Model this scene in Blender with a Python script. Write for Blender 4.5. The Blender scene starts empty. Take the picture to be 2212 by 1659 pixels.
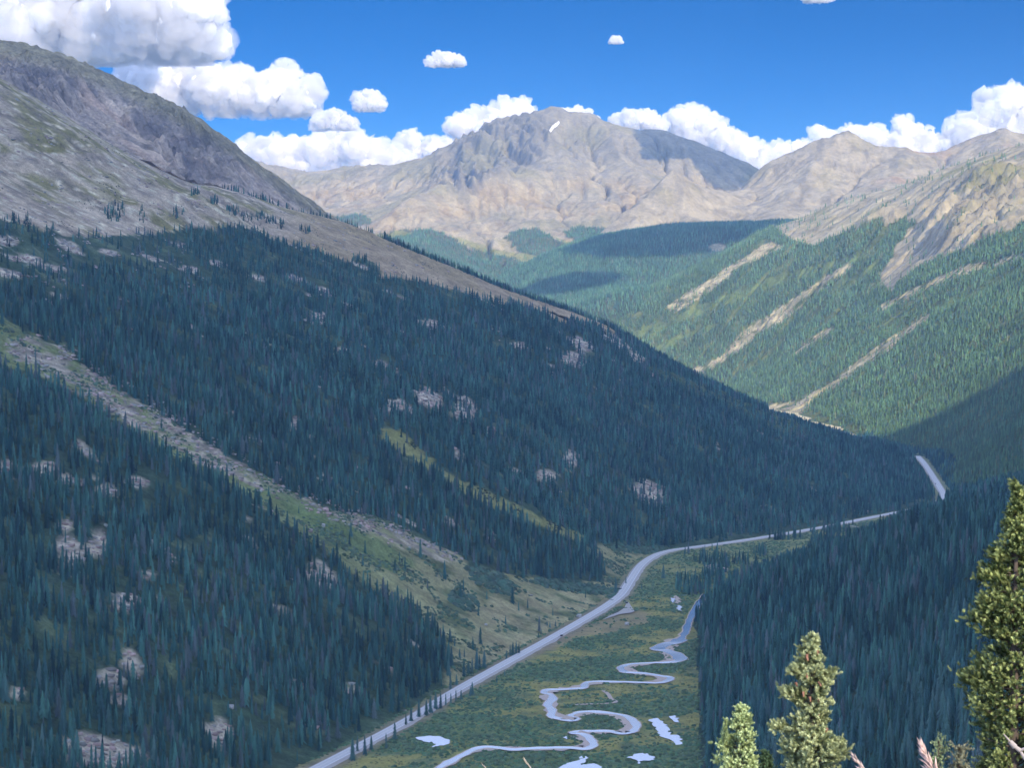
import bpy, bmesh, math, random
import numpy as np
from mathutils import Vector, geometry

SC = bpy.context.scene
COL = SC.collection
rng = np.random.default_rng(7)
random.seed(7)

# ------------------------------------------------------------------ camera, sky, sun
FOC, CX, CY = 4714.5, 1106.0, 829.5          # focal length and centre of the photograph at 2212 px wide
TILT = math.radians(3.749)
cam_d = bpy.data.cameras.new("camera")
cam_d.sensor_width = 36.0
cam_d.lens = FOC / 2212.0 * 36.0
cam_d.clip_start = 0.5
cam_d.clip_end = 120000.0
cam = bpy.data.objects.new("camera", cam_d)
cam.rotation_euler = (math.radians(90) - TILT, 0, 0)
COL.objects.link(cam)
SC.camera = cam

SUN_EL = math.radians(33.0)
SUN_AZ = math.radians(150.0)                 # clockwise from the view direction: behind and to the right
SUNV = np.array([math.sin(SUN_AZ) * math.cos(SUN_EL), math.cos(SUN_AZ) * math.cos(SUN_EL), math.sin(SUN_EL)])
W = bpy.data.worlds.new("World")
SC.world = W
W.use_nodes = True
nt = W.node_tree
bg = nt.nodes["Background"]
sky = nt.nodes.new("ShaderNodeTexSky")
sky.sky_type = 'NISHITA'
sky.sun_disc = False
sky.sun_elevation = SUN_EL
sky.sun_rotation = SUN_AZ
sky.altitude = 12000.0
sky.air_density = 1.0
sky.dust_density = 0.0
sky.ozone_density = 4.5
hs = nt.nodes.new("ShaderNodeHueSaturation")
hs.inputs['Saturation'].default_value = 1.22
nt.links.new(sky.outputs[0], hs.inputs['Color'])
# added fill: sky multiplied brighter overhead, out of view, to light the shaded valley
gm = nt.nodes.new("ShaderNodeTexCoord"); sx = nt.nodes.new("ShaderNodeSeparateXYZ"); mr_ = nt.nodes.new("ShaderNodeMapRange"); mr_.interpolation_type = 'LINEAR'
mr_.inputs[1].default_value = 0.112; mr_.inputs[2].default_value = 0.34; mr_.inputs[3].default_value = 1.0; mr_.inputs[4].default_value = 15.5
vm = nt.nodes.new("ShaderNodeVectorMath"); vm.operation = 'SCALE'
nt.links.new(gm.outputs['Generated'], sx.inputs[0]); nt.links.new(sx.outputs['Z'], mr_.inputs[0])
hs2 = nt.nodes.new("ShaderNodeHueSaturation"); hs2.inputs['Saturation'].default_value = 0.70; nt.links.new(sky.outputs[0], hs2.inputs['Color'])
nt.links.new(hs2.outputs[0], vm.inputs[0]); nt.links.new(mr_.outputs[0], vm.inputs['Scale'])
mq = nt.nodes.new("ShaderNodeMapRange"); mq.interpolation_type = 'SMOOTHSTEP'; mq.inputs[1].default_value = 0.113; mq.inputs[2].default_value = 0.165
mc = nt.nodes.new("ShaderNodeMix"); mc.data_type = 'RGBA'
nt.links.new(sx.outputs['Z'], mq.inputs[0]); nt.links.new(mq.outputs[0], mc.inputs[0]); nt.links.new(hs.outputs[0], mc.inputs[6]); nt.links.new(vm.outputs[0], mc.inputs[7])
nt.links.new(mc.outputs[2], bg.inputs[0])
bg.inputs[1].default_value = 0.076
sun_d = bpy.data.lights.new("sun", 'SUN')
sun_d.energy = 3.1
sun_d.angle = math.radians(0.53)
sun_d.color = (1.0, 0.90, 0.74)
sun = bpy.data.objects.new("sun", sun_d)
sun.rotation_euler = Vector(SUNV).to_track_quat('Z', 'Y').to_euler()
sun.location = (-400, -200, 600)
COL.objects.link(sun)
SC.view_settings.view_transform = 'Standard'
SC.view_settings.look = 'None'
SC.view_settings.gamma = 1.0
SC.view_settings.exposure = 0.74
SC.cycles.max_bounces = 6
SC.cycles.diffuse_bounces = 3
SC.cycles.volume_bounces = 2
SC.cycles.sample_clamp_indirect = 4.0

CT, ST = math.cos(TILT), math.sin(TILT)
def P(fx, fy, yd):
    """world point on the sight line of photo pixel (fx, fy), yd metres ahead"""
    u, v = (fx - CX) / FOC, (CY - fy) / FOC
    s = yd / (CT + v * ST)
    return np.array([u * s, yd, (v * CT - ST) * s])
def pix(x, y, z):
    d = np.maximum(y * CT - z * ST, 1e-3)
    return CX + FOC * x / d, CY - FOC * (y * ST + z * CT) / d

# ------------------------------------------------------------------ noise
_perm = np.random.default_rng(11).permutation(4096)
_gr = np.random.default_rng(12).uniform(0, 2 * np.pi, 4096)
_gx, _gy = np.cos(_gr), np.sin(_gr)
def noise(x, y, seed=0):
    xi = np.floor(x).astype(np.int64); yi = np.floor(y).astype(np.int64)
    xf = x - xi; yf = y - yi
    def g(ix, iy, dx, dy):
        h = _perm[(_perm[(ix + seed * 131) & 4095] + iy) & 4095]
        return _gx[h] * dx + _gy[h] * dy
    u = xf * xf * xf * (xf * (xf * 6 - 15) + 10); v = yf * yf * yf * (yf * (yf * 6 - 15) + 10)
    a = g(xi, yi, xf, yf); b = g(xi + 1, yi, xf - 1, yf)
    c = g(xi, yi + 1, xf, yf - 1); d = g(xi + 1, yi + 1, xf - 1, yf - 1)
    return (a + u * (b - a) + v * (c - a + u * (a - b - c + d))) * 1.5
def fbm(x, y, wl, octs=4, seed=0, gain=0.5, ridged=False):
    t = 0; a = 1.0; n = 0; f = 1.0 / wl
    for o in range(octs):
        q = noise(x * f + 17.3 * o, y * f - 9.1 * o, seed + o)
        t = t + a * ((1 - 2 * np.abs(q)) if ridged else q)
        n += a; a *= gain; f *= 2.03
    return t / n
def sstep(a, b, x):
    t = np.clip((x - a) / (b - a), 0, 1)
    return t * t * (3 - 2 * t)

# ------------------------------------------------------------------ surfaces through given points
def rbf(pts):
    p = np.array(pts, float)
    X = p[:, :2] / 1000.0; n = len(p)
    r = np.hypot(X[:, None, 0] - X[None, :, 0], X[:, None, 1] - X[None, :, 1])
    K = np.where(r > 0, r * r * np.log(np.maximum(r, 1e-9)), 0) + np.eye(n) * 1e-4
    Q = np.hstack([np.ones((n, 1)), X])
    A = np.block([[K, Q], [Q.T, np.zeros((3, 3))]])
    w = np.linalg.solve(A, np.concatenate([p[:, 2], np.zeros(3)]))
    def f(x, y):
        sh = np.shape(x); x = np.ravel(x) / 1000.0; y = np.ravel(y) / 1000.0
        o = w[n] + w[n + 1] * x + w[n + 2] * y
        for i in range(n):
            r2 = (x - X[i, 0]) ** 2 + (y - X[i, 1]) ** 2
            o += w[i] * 0.5 * r2 * np.log(np.maximum(r2, 1e-12))
        return o.reshape(sh)
    return f

def erode(Z, dx, iters, K, m=0.5, diff=0.0):
    """stream-power erosion: carves branching gullies down the slopes"""
    ny, nx = Z.shape
    idx = np.arange(ny * nx).reshape(ny, nx)
    for it in range(iters):
        best = np.zeros((ny, nx)); rec = idx.copy(); dist = np.ones((ny, nx))
        for oy, ox in ((-1, -1), (-1, 0), (-1, 1), (0, -1), (0, 1), (1, -1), (1, 0), (1, 1)):
            ys = slice(max(0, -oy), ny - max(0, oy)); xs = slice(max(0, -ox), nx - max(0, ox))
            yn = slice(max(0, oy), ny - max(0, -oy)); xn = slice(max(0, ox), nx - max(0, -ox))
            d = dx * math.hypot(ox, oy)
            s = (Z[ys, xs] - Z[yn, xn]) / d
            up = s > best[ys, xs]
            best[ys, xs][up] = s[up]; rec[ys, xs][up] = idx[yn, xn][up]; dist[ys, xs][up] = d
        for e in (np.s_[0, :], np.s_[-1, :], np.s_[:, 0], np.s_[:, -1]):
            rec[e] = idx[e]
        zf = Z.ravel(); order = np.argsort(-zf, kind='stable').tolist()
        R = rec.ravel().tolist(); A = [1.0] * (ny * nx)
        for i in order:
            r = R[i]
            if r != i: A[r] += A[i]
        F = (K * np.array(A) ** m / dist.ravel()).tolist(); z = zf.tolist()
        for i in reversed(order):
            r = R[i]
            if r != i:
                z[i] = (z[i] + F[i] * z[r]) / (1 + F[i])
        Z = np.array(z).reshape(ny, nx)
        if diff:
            Zp = np.pad(Z, 1, mode='edge')
            Z = Z + diff * (Zp[2:, 1:-1] + Zp[:-2, 1:-1] + Zp[1:-1, 2:] + Zp[1:-1, :-2] - 4 * Z)
    return Z

class Layer:
    """a height field on a regular grid"""
    def __init__(s, x0, x1, y0, y1, dx):
        s.dx = dx
        s.xs = np.arange(x0, x1 + dx / 2, dx); s.ys = np.arange(y0, y1 + dx / 2, dx)
        s.X, s.Y = np.meshgrid(s.xs, s.ys)
        s.Z = None
    def at(s, x, y):
        fx = (np.asarray(x) - s.xs[0]) / s.dx; fy = (np.asarray(y) - s.ys[0]) / s.dx
        ok = (fx >= 0) & (fy >= 0) & (fx <= len(s.xs) - 1.001) & (fy <= len(s.ys) - 1.001)
        fx = np.clip(fx, 0, len(s.xs) - 1.001); fy = np.clip(fy, 0, len(s.ys) - 1.001)
        i = fx.astype(int); j = fy.astype(int); a = fx - i; b = fy - j
        Z = s.Z
        z = (Z[j, i] * (1 - a) + Z[j, i + 1] * a) * (1 - b) + (Z[j + 1, i] * (1 - a) + Z[j + 1, i + 1] * a) * b
        return np.where(ok, z, -9999.0)
    def slope(s):
        gy, gx = np.gradient(s.Z, s.dx)
        return np.hypot(gx, gy)

def inpoly(poly, X, Y):
    p = np.array(poly, float); r = np.zeros(np.shape(X), bool); j = len(p) - 1
    for i in range(len(p)):
        (xi, yi), (xj, yj) = p[i], p[j]
        if yi != yj:
            c = ((yi > Y) != (yj > Y)) & (X < (xj - xi) * (Y - yi) / (yj - yi) + xi)
            r ^= c
        j = i
    return r
def blob(X, Y, cx, cy, rx, ry, ang=0.0):
    a = math.radians(ang); dx = X - cx; dy = Y - cy
    return np.hypot((dx * math.cos(a) + dy * math.sin(a)) / rx, (-dx * math.sin(a) + dy * math.cos(a)) / ry)

# ------------------------------------------------------------------ valley floor
_vy = [-200, 900, 1400, 2000, 2500, 3400, 4150, 5000, 5600, 7000, 9000, 13000]
_vz = [-318, -325, -338, -352, -362, -400, -412, -425, -432, -445, -450, -450]
def vz(y): return np.interp(y, _vy, _vz)
def on_valley(fx, fy):
    lo, hi = 600.0, 9000.0
    for _ in range(50):
        m = 0.5 * (lo + hi)
        if P(fx, fy, m)[2] > vz(m): lo = m
        else: hi = m
    return P(fx, fy, lo)
ROADF = [(640,1685),(725,1641),(830,1586),(900,1547),(985,1494),(1080,1441),(1180,1386),(1250,1346),(1310,1310),(1342,1285),(1362,1255),(1385,1222),(1415,1201),(1450,1190),
         (1500,1183),(1580,1172),(1640,1163),(1700,1153),(1770,1141),(1820,1131),(1900,1115),(1960,1103),(2000,1095),(2028,1083),(2038,1071),(2030,1054),(2012,1025),(1995,1000),(1982,986)]
ROADW = np.array([on_valley(*q) for q in ROADF])

# ------------------------------------------------------------------ the hills, each through points sighted in the photograph
def crest(pts, back, drop=0.55):
    o = []
    for fx, fy, yd in pts:
        p = P(fx, fy, yd); o.append(p)
        for k, dd in ((90, .5), (320, 1.0)):
            q = p + np.array([back[0] * k, back[1] * k, 0]); q[2] -= drop * k * dd; o.append(q)
    return o

# left forested hill
def dplane(fx, fy):
    u, v = (fx - CX) / FOC, (CY - fy) / FOC
    c = CT + v * ST; s = (v * CT - ST) / c; u = u / c
    return -596.0 / (s + .51 * (u - .27))
D = Layer(-1400, 1000, 900, 4700, 5.0)
cp = crest([(-420,40,2900),(-180,105,3050),(0,185,3150),(130,253,3220),(250,325,3280),(367,388,3330),(471,412,3370),(599,455,3420),(747,494,3480),(826,530,3520),(900,556,3570),
            (1000,596,3640),(1120,640,3720),(1240,684,3790),(1330,725,3830),(1400,770,3850),(1480,812,3870),(1560,848,3890),(1640,884,3930),(1720,917,3990),(1800,946,4060),(1880,963,4120),(1960,977,4160)], (0.1, 1.0), .42)
for q in ROADW[:-3]:
    i = np.argmin(np.abs(ROADW[:, 1] - q[1]))
for k in range(len(ROADW) - 3):
    a = ROADW[max(k - 1, 0)]; b = ROADW[k + 1]; t = (b - a)[:2]; t /= np.hypot(*t)
    nrm = np.array([-t[1], t[0]])
    q = ROADW[k]
    cp.append(np.array([*(q[:2] + nrm * 18), q[2] + 0.5]))
    cp.append(np.array([*(q[:2] - nrm * 16), q[2] - 4]))
    if k < 9: cp.append(np.array([*(q[:2] - nrm * 120), q[2] - 40]))
for fx, fy in [(-420,300),(-420,700),(-420,1100),(-420,1500),(0,330),(0,470),(0,600),(0,800),(0,1000),(0,1200),(0,1400),(0,1600),(250,450),(250,600),(250,800),(250,1000),(250,1200),(250,1400),
               (500,520),(500,650),(500,850),(500,1050),(500,1250),(500,1450),(750,600),(750,750),(750,950),(750,1150),(750,1350),(950,700),(950,900),(950,1100),(1150,800),(1150,950),(1150,1100),(300,1640)]:
    cp.append(P(fx, fy, dplane(fx, fy)))
cp = [q for q in cp if q[1] > 600]
D.Z = rbf(cp)(D.X, D.Y)

# left rocky mountain behind it
M = Layer(-1900, 100, 3500, 5900, 6.0)
cp = crest([(-420,-40,4350),(-200,40,4400),(0,99,4450),(60,106,4480),(130,124,4520),(205,146,4560),(250,175,4600),(300,200,4640),(350,224,4690),(400,241,4740),(430,264,4780),(470,292,4820),
            (520,328,4880),(560,354,4930),(600,382,4980),(650,418,5040),(700,458,5100),(740,492,5150)], (0.15, 1.0), .7)
for q in [(-420,60,3750),(-200,110,3800),(0,190,3850),(80,190,4150),(150,265,3900),(200,220,4300),(300,345,3900),(300,270,4330),(420,330,4400),(450,405,3980),(540,390,4500),(600,450,4200),(640,440,4700),(760,505,4900)]:
    cp.append(P(*q))
M.Z = rbf(cp)(M.X, M.Y)

# right near forest slope
B = Layer(0, 1500, 700, 3500, 7.0)
cp = []
FOOT_B = np.array([on_valley(*q) for q in [(1524,1950),(1524,1800),(1522,1659),(1520,1550),(1516,1450),(1512,1370),(1522,1318),(1572,1272),(1650,1240),(1740,1214),(1830,1188),(1900,1160),(1962,1136)]])
for q in FOOT_B:
    x, y, z = q
    cp += [(x, y, z + .5), (x - 45, y + 12, z - 12)]
    k = 60 if y < 2200 else 230
    cp.append((x + 220, y - k, vz(y) + 92)); cp.append((x + 560, y - 2.2 * k, vz(y) + 245))
cp += [P(2050,1092,2700), P(2212,1050,2450), P(2420,1005,2250)]
B.Z = rbf(cp)(B.X, B.Y)

# right mountain
C = Layer(150, 2600, 3000, 8200, 7.0)
cp = crest([(2600,215,6700),(2400,265,6800),(2300,285,6850),(2212,312,6950),(2130,345,7050),(2050,372,7150),(1960,406,7250),(1880,426,7350),(1800,442,7450),(1740,468,7480),(1650,498,7480),(1580,537,7420),(1520,570,7350),
            (1400,622,7250),(1300,665,7100)], (-.25, 1.0), .5)
def xfoot(y): return np.interp(y, [2900, 3400, 4150, 5000, 5600, 6500, 7500], [640, 705, 790, 745, 690, 560, 300])
for y in (3000, 3400, 3800, 4150, 4600, 5000, 5300, 5600, 6000, 6500):
    x = xfoot(y); z = vz(y)
    cp += [(x + 12, y, z + .5), (x - 40, y, z - 12), (x + 130, y, z + 72), (x + 400, y, z + .69 * 400)]
    if y < 6400: cp += [(x + 800, y, z + .68 * 800)]
    if y < 5600: cp += [(x + 1250, y, z + .62 * 1250)]
C.Z = rbf(cp)(C.X, C.Y)

# middle forested hill
F = Layer(-700, 1700, 6600, 9200, 10.0)
cp = crest([(1000,640,8200),(1060,612,8300),(1100,592,8350),(1160,566,8400),(1240,527,8450),(1320,509,8500),(1400,502,8500),(1500,499,8500),(1600,497,8500),(1700,493,8500),(1850,485,8500)], (0, 1.0), .3)
for q in [(1100,640,7700),(1200,600,7700),(1200,650,7300),(1300,570,7750),(1300,640,7250),(1400,560,7750),(1400,625,7150),(1500,550,7800),(1600,540,7800),(1700,540,7800),(1000,690,7200),(1300,720,6900),(1480,700,7000)]:
    cp.append(P(*q))
cp += [(700, 7000, -480), (900, 7300, -420), (1200, 7600, -330), (1500, 7600, -300), (1200, 6800, -560), (600, 6700, -520), (1600, 7000, -520)]
F.Z = rbf(cp)(F.X, F.Y)

# central massif
E = Layer(-2300, 2300, 7700, 12000, 9.0)
cp = crest([(200,330,11300),(400,350,11200),(560,352,11100),(600,357,11050),(680,373,11000),(740,369,11000),(800,364,10950),(870,364,10900),(900,350,10850),(950,327,10800),(1000,311,10780),(1030,291,10760),(1060,272,10740),
            (1110,266,10720),(1150,263,10700),(1175,251,10700),(1205,248,10700),(1240,257,10700),(1280,262,10700),(1330,277,10700),(1380,283,10680),(1420,281,10660),(1460,291,10640),(1500,311,10620),(1560,341,10600),(1640,376,10580),(1720,408,10560),(1850,455,10500)], (0, 1.0), .6)
for q in [(830,499,9000),(870,462,9150),(920,437,9300),(1000,416,9450),(1090,396,9600),(1170,382,9800),(1220,345,10200),(1190,300,10450),
          (860,500,8900),(950,490,8850),(1000,470,9080),(1040,500,8850),(1090,526,8680),(1130,562,8500),(1160,560,8520),(1000,545,8500),(900,520,8500),(800,515,8500),(600,520,8600),(400,520,8700),(700,545,8200),(900,560,8150),(1050,590,8150),(1130,610,8100),(1000,640,7800),(700,620,7800),
          (1100,450,9250),(1180,430,9420),(1200,490,9000),(1260,450,9300),(1240,520,8750),(1300,495,9000),(1320,420,9550),(1360,350,10100),(1420,400,9700),(1500,420,9700),(1560,420,9900),(1400,480,9100),(1500,500,8900),
          (700,410,10500),(620,400,10650),(760,430,10250),(840,420,10150),(900,400,10250),(960,380,10250),(780,470,9700),(700,470,9750),(600,460,9900),(820,490,9300),(740,500,9250),(1060,345,10300),(1000,350,10400),(1120,320,10350)]:
    cp.append(P(*q))
E.Z = rbf(cp)(E.X, E.Y)

# the two mountains right of it
G = Layer(300, 3000, 8300, 10900, 9.0)
cp = crest([(1560,428,9500),(1600,402,9600),(1640,373,9700),(1700,341,9750),(1760,321,9780),(1800,314,9780),(1830,311,9780),(1880,330,9800),(1920,336,9820),(1960,338,9850),(2020,326,9850),(2080,316,9850),(2120,301,9830),(2165,290,9800),(2212,300,9800),
            (2300,290,9800),(2450,270,9800)], (-.1, 1.0), .6)
for q in [(1320,503,8650),(1350,478,8750),(1390,443,8880),(1430,408,9000),(1450,394,9050),(1480,405,9120),(1520,422,9250),(1460,440,8850),(1420,480,8680),(1500,470,8800),(1560,470,8850),(1600,485,8700),(1600,440,9150),
          (1680,400,9400),(1700,450,8950),(1720,490,8600),(1780,380,9400),(1850,370,9450),(1850,420,9000),(1950,380,9350),(1900,430,8900),(2000,400,9100),(2100,360,9400),(2200,350,9300),(2400,340,9300),(2300,400,8800)]:
    cp.append(P(*q))
q0 = P(1320, 503, 8650); cp += [q0 + np.array([-150, 150, -120]), q0 + np.array([-400, 250, -260]), P(1390,443,8880) + np.array([-120, 260, -140]), P(1450,394,9050) + np.array([-60, 350, -150])]
G.Z = rbf(cp)(G.X, G.Y)
# ------------------------------------------------------------------ mesh helpers
def link(name, me, mat=None, parent=None):
    o = bpy.data.objects.new(name, me); COL.objects.link(o)
    if mat is not None and me is not None and not me.materials: me.materials.append(mat)
    if parent is not None: o.parent = parent
    return o
def tag(o, label=None, cat=None, group=None, kind=None):
    if label: o["label"] = label
    if cat: o["category"] = cat
    if group: o["group"] = group
    if kind: o["kind"] = kind
    return o
def mesh_np(name, v, f, col=None, smooth=True):
    """mesh from arrays; f is (n,3) or (n,4); col is one rgb per vertex"""
    me = bpy.data.meshes.new(name); k = f.shape[1]
    me.vertices.add(len(v)); me.vertices.foreach_set('co', np.ascontiguousarray(v, np.float32).ravel())
    me.loops.add(f.size); me.loops.foreach_set('vertex_index', np.ascontiguousarray(f, np.int32).ravel())
    me.polygons.add(len(f)); me.polygons.foreach_set('loop_start', np.arange(0, f.size, k, dtype=np.int32))
    if smooth: me.polygons.foreach_set('use_smooth', np.ones(len(f), bool))
    if col is not None:
        a = me.attributes.new('Col', 'FLOAT_COLOR', 'POINT')
        c = np.ones((len(v), 4), np.float32); c[:, :3] = col
        a.data.foreach_set('color', c.ravel())
    me.update(); me.validate()
    return me
def grid_faces(ny, nx):
    i = np.arange(ny * nx).reshape(ny, nx)
    return np.stack([i[:-1, :-1], i[:-1, 1:], i[1:, 1:], i[1:, :-1]], -1).reshape(-1, 4)

def node_mat(name):
    m = bpy.data.materials.new(name); m.use_nodes = True
    n = m.node_tree.nodes; l = m.node_tree.links
    return m, n, l, n["Principled BSDF"]
def simple_mat(name, rgb, rough=0.8, var=0.15, scale=3.0, metal=0.0):
    m, n, l, b = node_mat(name)
    tc = n.new("ShaderNodeTexCoord"); no = n.new("ShaderNodeTexNoise"); no.inputs['Scale'].default_value = scale
    no.inputs['Detail'].default_value = 5
    mr = n.new("ShaderNodeMapRange"); mr.inputs[3].default_value = 1 - var; mr.inputs[4].default_value = 1 + var
    mx = n.new("ShaderNodeMix"); mx.data_type = 'RGBA'; mx.blend_type = 'MULTIPLY'; mx.inputs[0].default_value = 1
    mx.inputs[6].default_value = (*rgb, 1)
    l.new(tc.outputs['Object'], no.inputs['Vector']); l.new(no.outputs[0], mr.inputs[0]); l.new(mr.outputs[0], mx.inputs[7])
    l.new(mx.outputs[2], b.inputs['Base Color'])
    b.inputs['Roughness'].default_value = rough; b.inputs['Metallic'].default_value = metal
    b.inputs['Specular IOR Level'].default_value = 0.3
    return m
def ground_mat(name, scales, bump=1.0, var=0.3):
    m, n, l, b = node_mat(name)
    at = n.new("ShaderNodeAttribute"); at.attribute_name = 'Col'
    tc = n.new("ShaderNodeTexCoord")
    prev = None; h = None
    for k, s in enumerate(scales):
        no = n.new("ShaderNodeTexNoise"); no.inputs['Scale'].default_value = s; no.inputs['Detail'].default_value = 6; no.inputs['Roughness'].default_value = .65
        l.new(tc.outputs['Object'], no.inputs['Vector'])
        mr = n.new("ShaderNodeMapRange"); mr.inputs[1].default_value = .25; mr.inputs[2].default_value = .75; mr.inputs[3].default_value = 1 - var; mr.inputs[4].default_value = 1 + var
        l.new(no.outputs[0], mr.inputs[0])
        mx = n.new("ShaderNodeMix"); mx.data_type = 'RGBA'; mx.blend_type = 'MULTIPLY'; mx.inputs[0].default_value = 1
        l.new((prev or at).outputs[2 if prev else 0], mx.inputs[6]); l.new(mr.outputs[0], mx.inputs[7]); prev = mx
        bp = n.new("ShaderNodeBump"); bp.inputs['Strength'].default_value = 0.6; bp.inputs['Distance'].default_value = bump * 0.35 / s
        l.new(no.outputs[0], bp.inputs['Height'])
        if h is not None: l.new(h.outputs[0], bp.inputs['Normal'])
        h = bp
    l.new(prev.outputs[2], b.inputs['Base Color']); l.new(h.outputs[0], b.inputs['Normal'])
    b.inputs['Roughness'].default_value = .95; b.inputs['Specular IOR Level'].default_value = .1
    return m
MAT_SLOPE = ground_mat("slope_ground", (0.03, 0.13, 0.5), 1.0, .38)
MAT_ROCK = ground_mat("mountain_rock", (0.012, 0.06), 1.0, .26)
MAT_CRAG = ground_mat("crag_rock", (0.012, 0.045, 0.15), 1.6, .42)
MAT_MEADOW = ground_mat("meadow_ground", (0.06, 0.5), 0.5, .3)

# ------------------------------------------------------------------ relief
def detail(L, wl, amp, seed, ridged=False, octs=4, mask=1.0):
    L.Z = L.Z + mask * amp * (fbm(L.X, L.Y, wl, octs, seed, ridged=ridged) - (0.35 if ridged else 0))
def jag(L, pts, wl, amp, width, seed):
    """rough crest: rock teeth along a ridge line"""
    q = np.array([P(*p)[:2] for p in pts]); d = np.full(L.X.shape, 1e9)
    for a, b in zip(q[:-1], q[1:]):
        t = np.clip(((L.X - a[0]) * (b - a)[0] + (L.Y - a[1]) * (b - a)[1]) / ((b - a) @ (b - a)), 0, 1)
        d = np.minimum(d, np.hypot(L.X - a[0] - t * (b - a)[0], L.Y - a[1] - t * (b - a)[1]))
    w = np.exp(-(d / width) ** 2)
    L.Z = L.Z + w * amp * (fbm(L.X, L.Y, wl, 4, seed, .6, True) - .3)

def ridge(L, pts, width, amp):
    """a crisp edge along a ridge line"""
    q = np.array([P(*p)[:2] for p in pts]); d = np.full(L.X.shape, 1e9)
    wx, wy = 26 * fbm(L.X, L.Y, 140, 3, 230), 26 * fbm(L.X, L.Y, 140, 3, 233)
    for a, b_ in zip(q[:-1], q[1:]):
        e_ = b_ - a; t = np.clip(((L.X + wx - a[0]) * e_[0] + (L.Y + wy - a[1]) * e_[1]) / (e_ @ e_), 0, 1)
        d = np.minimum(d, np.hypot(L.X + wx - a[0] - t * e_[0], L.Y + wy - a[1] - t * e_[1]))
    L.Z = L.Z + amp * (np.maximum(0, 1 - d / width) - .30 * np.exp(-(d / (1.3 * width)) ** 2))
ridge(E, [(1190,247,10710),(1205,248,10690),(1180,310,10300),(1170,382,9800),(1090,396,9600),(920,437,9300),(830,499,9000)], 230, 62)
ridge(E, [(1280,262,10700),(1330,340,10200),(1400,400,9700),(1420,470,9200)], 200, 44)
ridge(E, [(1040,325,10480),(1015,365,10200),(990,405,9850)], 150, 30)
ridge(E, [(1420,281,10660),(1560,341,10600),(1640,376,10580)], 180, 26)
ridge(E, [(1200,320,10300),(1290,420,9500),(1300,495,9000)], 170, 30)
ridge(G, [(1320,503,8650),(1350,478,8750),(1390,443,8880),(1450,394,9050),(1500,409,9180),(1560,428,9450)], 190, 52)
ridge(G, [(1450,394,9050),(1490,450,8850),(1520,495,8620)], 150, 36)
ridge(G, [(1640,373,9700),(1700,341,9750),(1830,311,9780),(1880,330,9800)], 220, 40)
ridge(G, [(1830,311,9780),(1760,360,9450),(1700,430,9050),(1680,490,8620)], 200, 50)
ridge(G, [(1960,338,9850),(1940,390,9350),(1900,440,8900)], 170, 34); ridge(G, [(2080,316,9850),(2165,290,9800),(2140,350,9400)], 180, 36)
detail(E, 420, 34, 1); detail(E, 130, 12, 5)
E.Z = erode(E.Z, E.dx, 11, 0.34, .5, .008)
_fx, _fy = pix(E.X, E.Y, E.Z)
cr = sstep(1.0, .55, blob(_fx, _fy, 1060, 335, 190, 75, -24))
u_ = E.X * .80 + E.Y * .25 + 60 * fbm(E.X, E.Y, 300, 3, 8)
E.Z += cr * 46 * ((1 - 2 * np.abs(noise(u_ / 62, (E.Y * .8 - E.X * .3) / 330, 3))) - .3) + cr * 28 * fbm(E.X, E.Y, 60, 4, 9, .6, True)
detail(E, 60, 6, 21, True)
jag(E, [(560,352,11100),(600,357,11050),(740,369,11000),(870,364,10900),(950,327,10800)], 70, 26, 90, 31)
jag(E, [(950,327,10800),(1060,272,10740),(1150,263,10700)], 80, 20, 80, 33)

detail(G, 380, 26, 2); detail(G, 110, 10, 6)
G.Z = erode(G.Z, G.dx, 9, 0.30, .5, .008)
detail(G, 55, 6, 22, True)
jag(G, [(1780,316,9780),(1880,330,9800)], 60, 16, 120, 35)

detail(M, 240, 16, 3); detail(M, 80, 7, 7)
M.Z = erode(M.Z, M.dx, 8, 0.30, .5, .01)
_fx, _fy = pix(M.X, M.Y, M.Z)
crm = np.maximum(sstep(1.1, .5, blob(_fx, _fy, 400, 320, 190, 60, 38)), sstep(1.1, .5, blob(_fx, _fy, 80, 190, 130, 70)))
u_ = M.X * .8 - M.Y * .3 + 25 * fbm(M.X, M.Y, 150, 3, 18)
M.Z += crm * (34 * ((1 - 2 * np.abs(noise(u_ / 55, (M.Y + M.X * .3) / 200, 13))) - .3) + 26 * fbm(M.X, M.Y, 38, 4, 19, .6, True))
jag(M, [(180,145,4560),(250,175,4600),(350,224,4690),(430,264,4780),(520,328,4880)], 40, 11, 40, 36)
jag(M, [(-420,-40,4350),(0,99,4450),(130,124,4520),(205,146,4560)], 60, 14, 50, 37)
jag(M, [(350,224,4690),(400,241,4740),(430,264,4780)], 30, 16, 35, 38)
detail(M, 34, 7, 23, True)

detail(C, 300, 20, 4); detail(C, 90, 6, 8)
_sl = np.arange(0)
C.Z = np.where(C.Z > vz(C.Y) + 3, erode(C.Z, C.dx, 7, 0.16, .5, .01), C.Z)
_fx, _fy = pix(C.X, C.Y, C.Z)
crc = np.maximum(sstep(1.1, .5, blob(_fx, _fy, 2110, 450, 150, 85, -30)), .6 * sstep(1.1, .5, blob(_fx, _fy, 1880, 500, 110, 30, -35)))
u_ = C.Y * .9 - C.X * .2 + 30 * fbm(C.X, C.Y, 160, 3, 28)
C.Z += crc * (52 * ((1 - 2 * np.abs(noise(u_ / 75, (C.X + .3 * C.Y) / 260, 14))) - .3) + 34 * fbm(C.X, C.Y, 50, 4, 29, .6, True))

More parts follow.
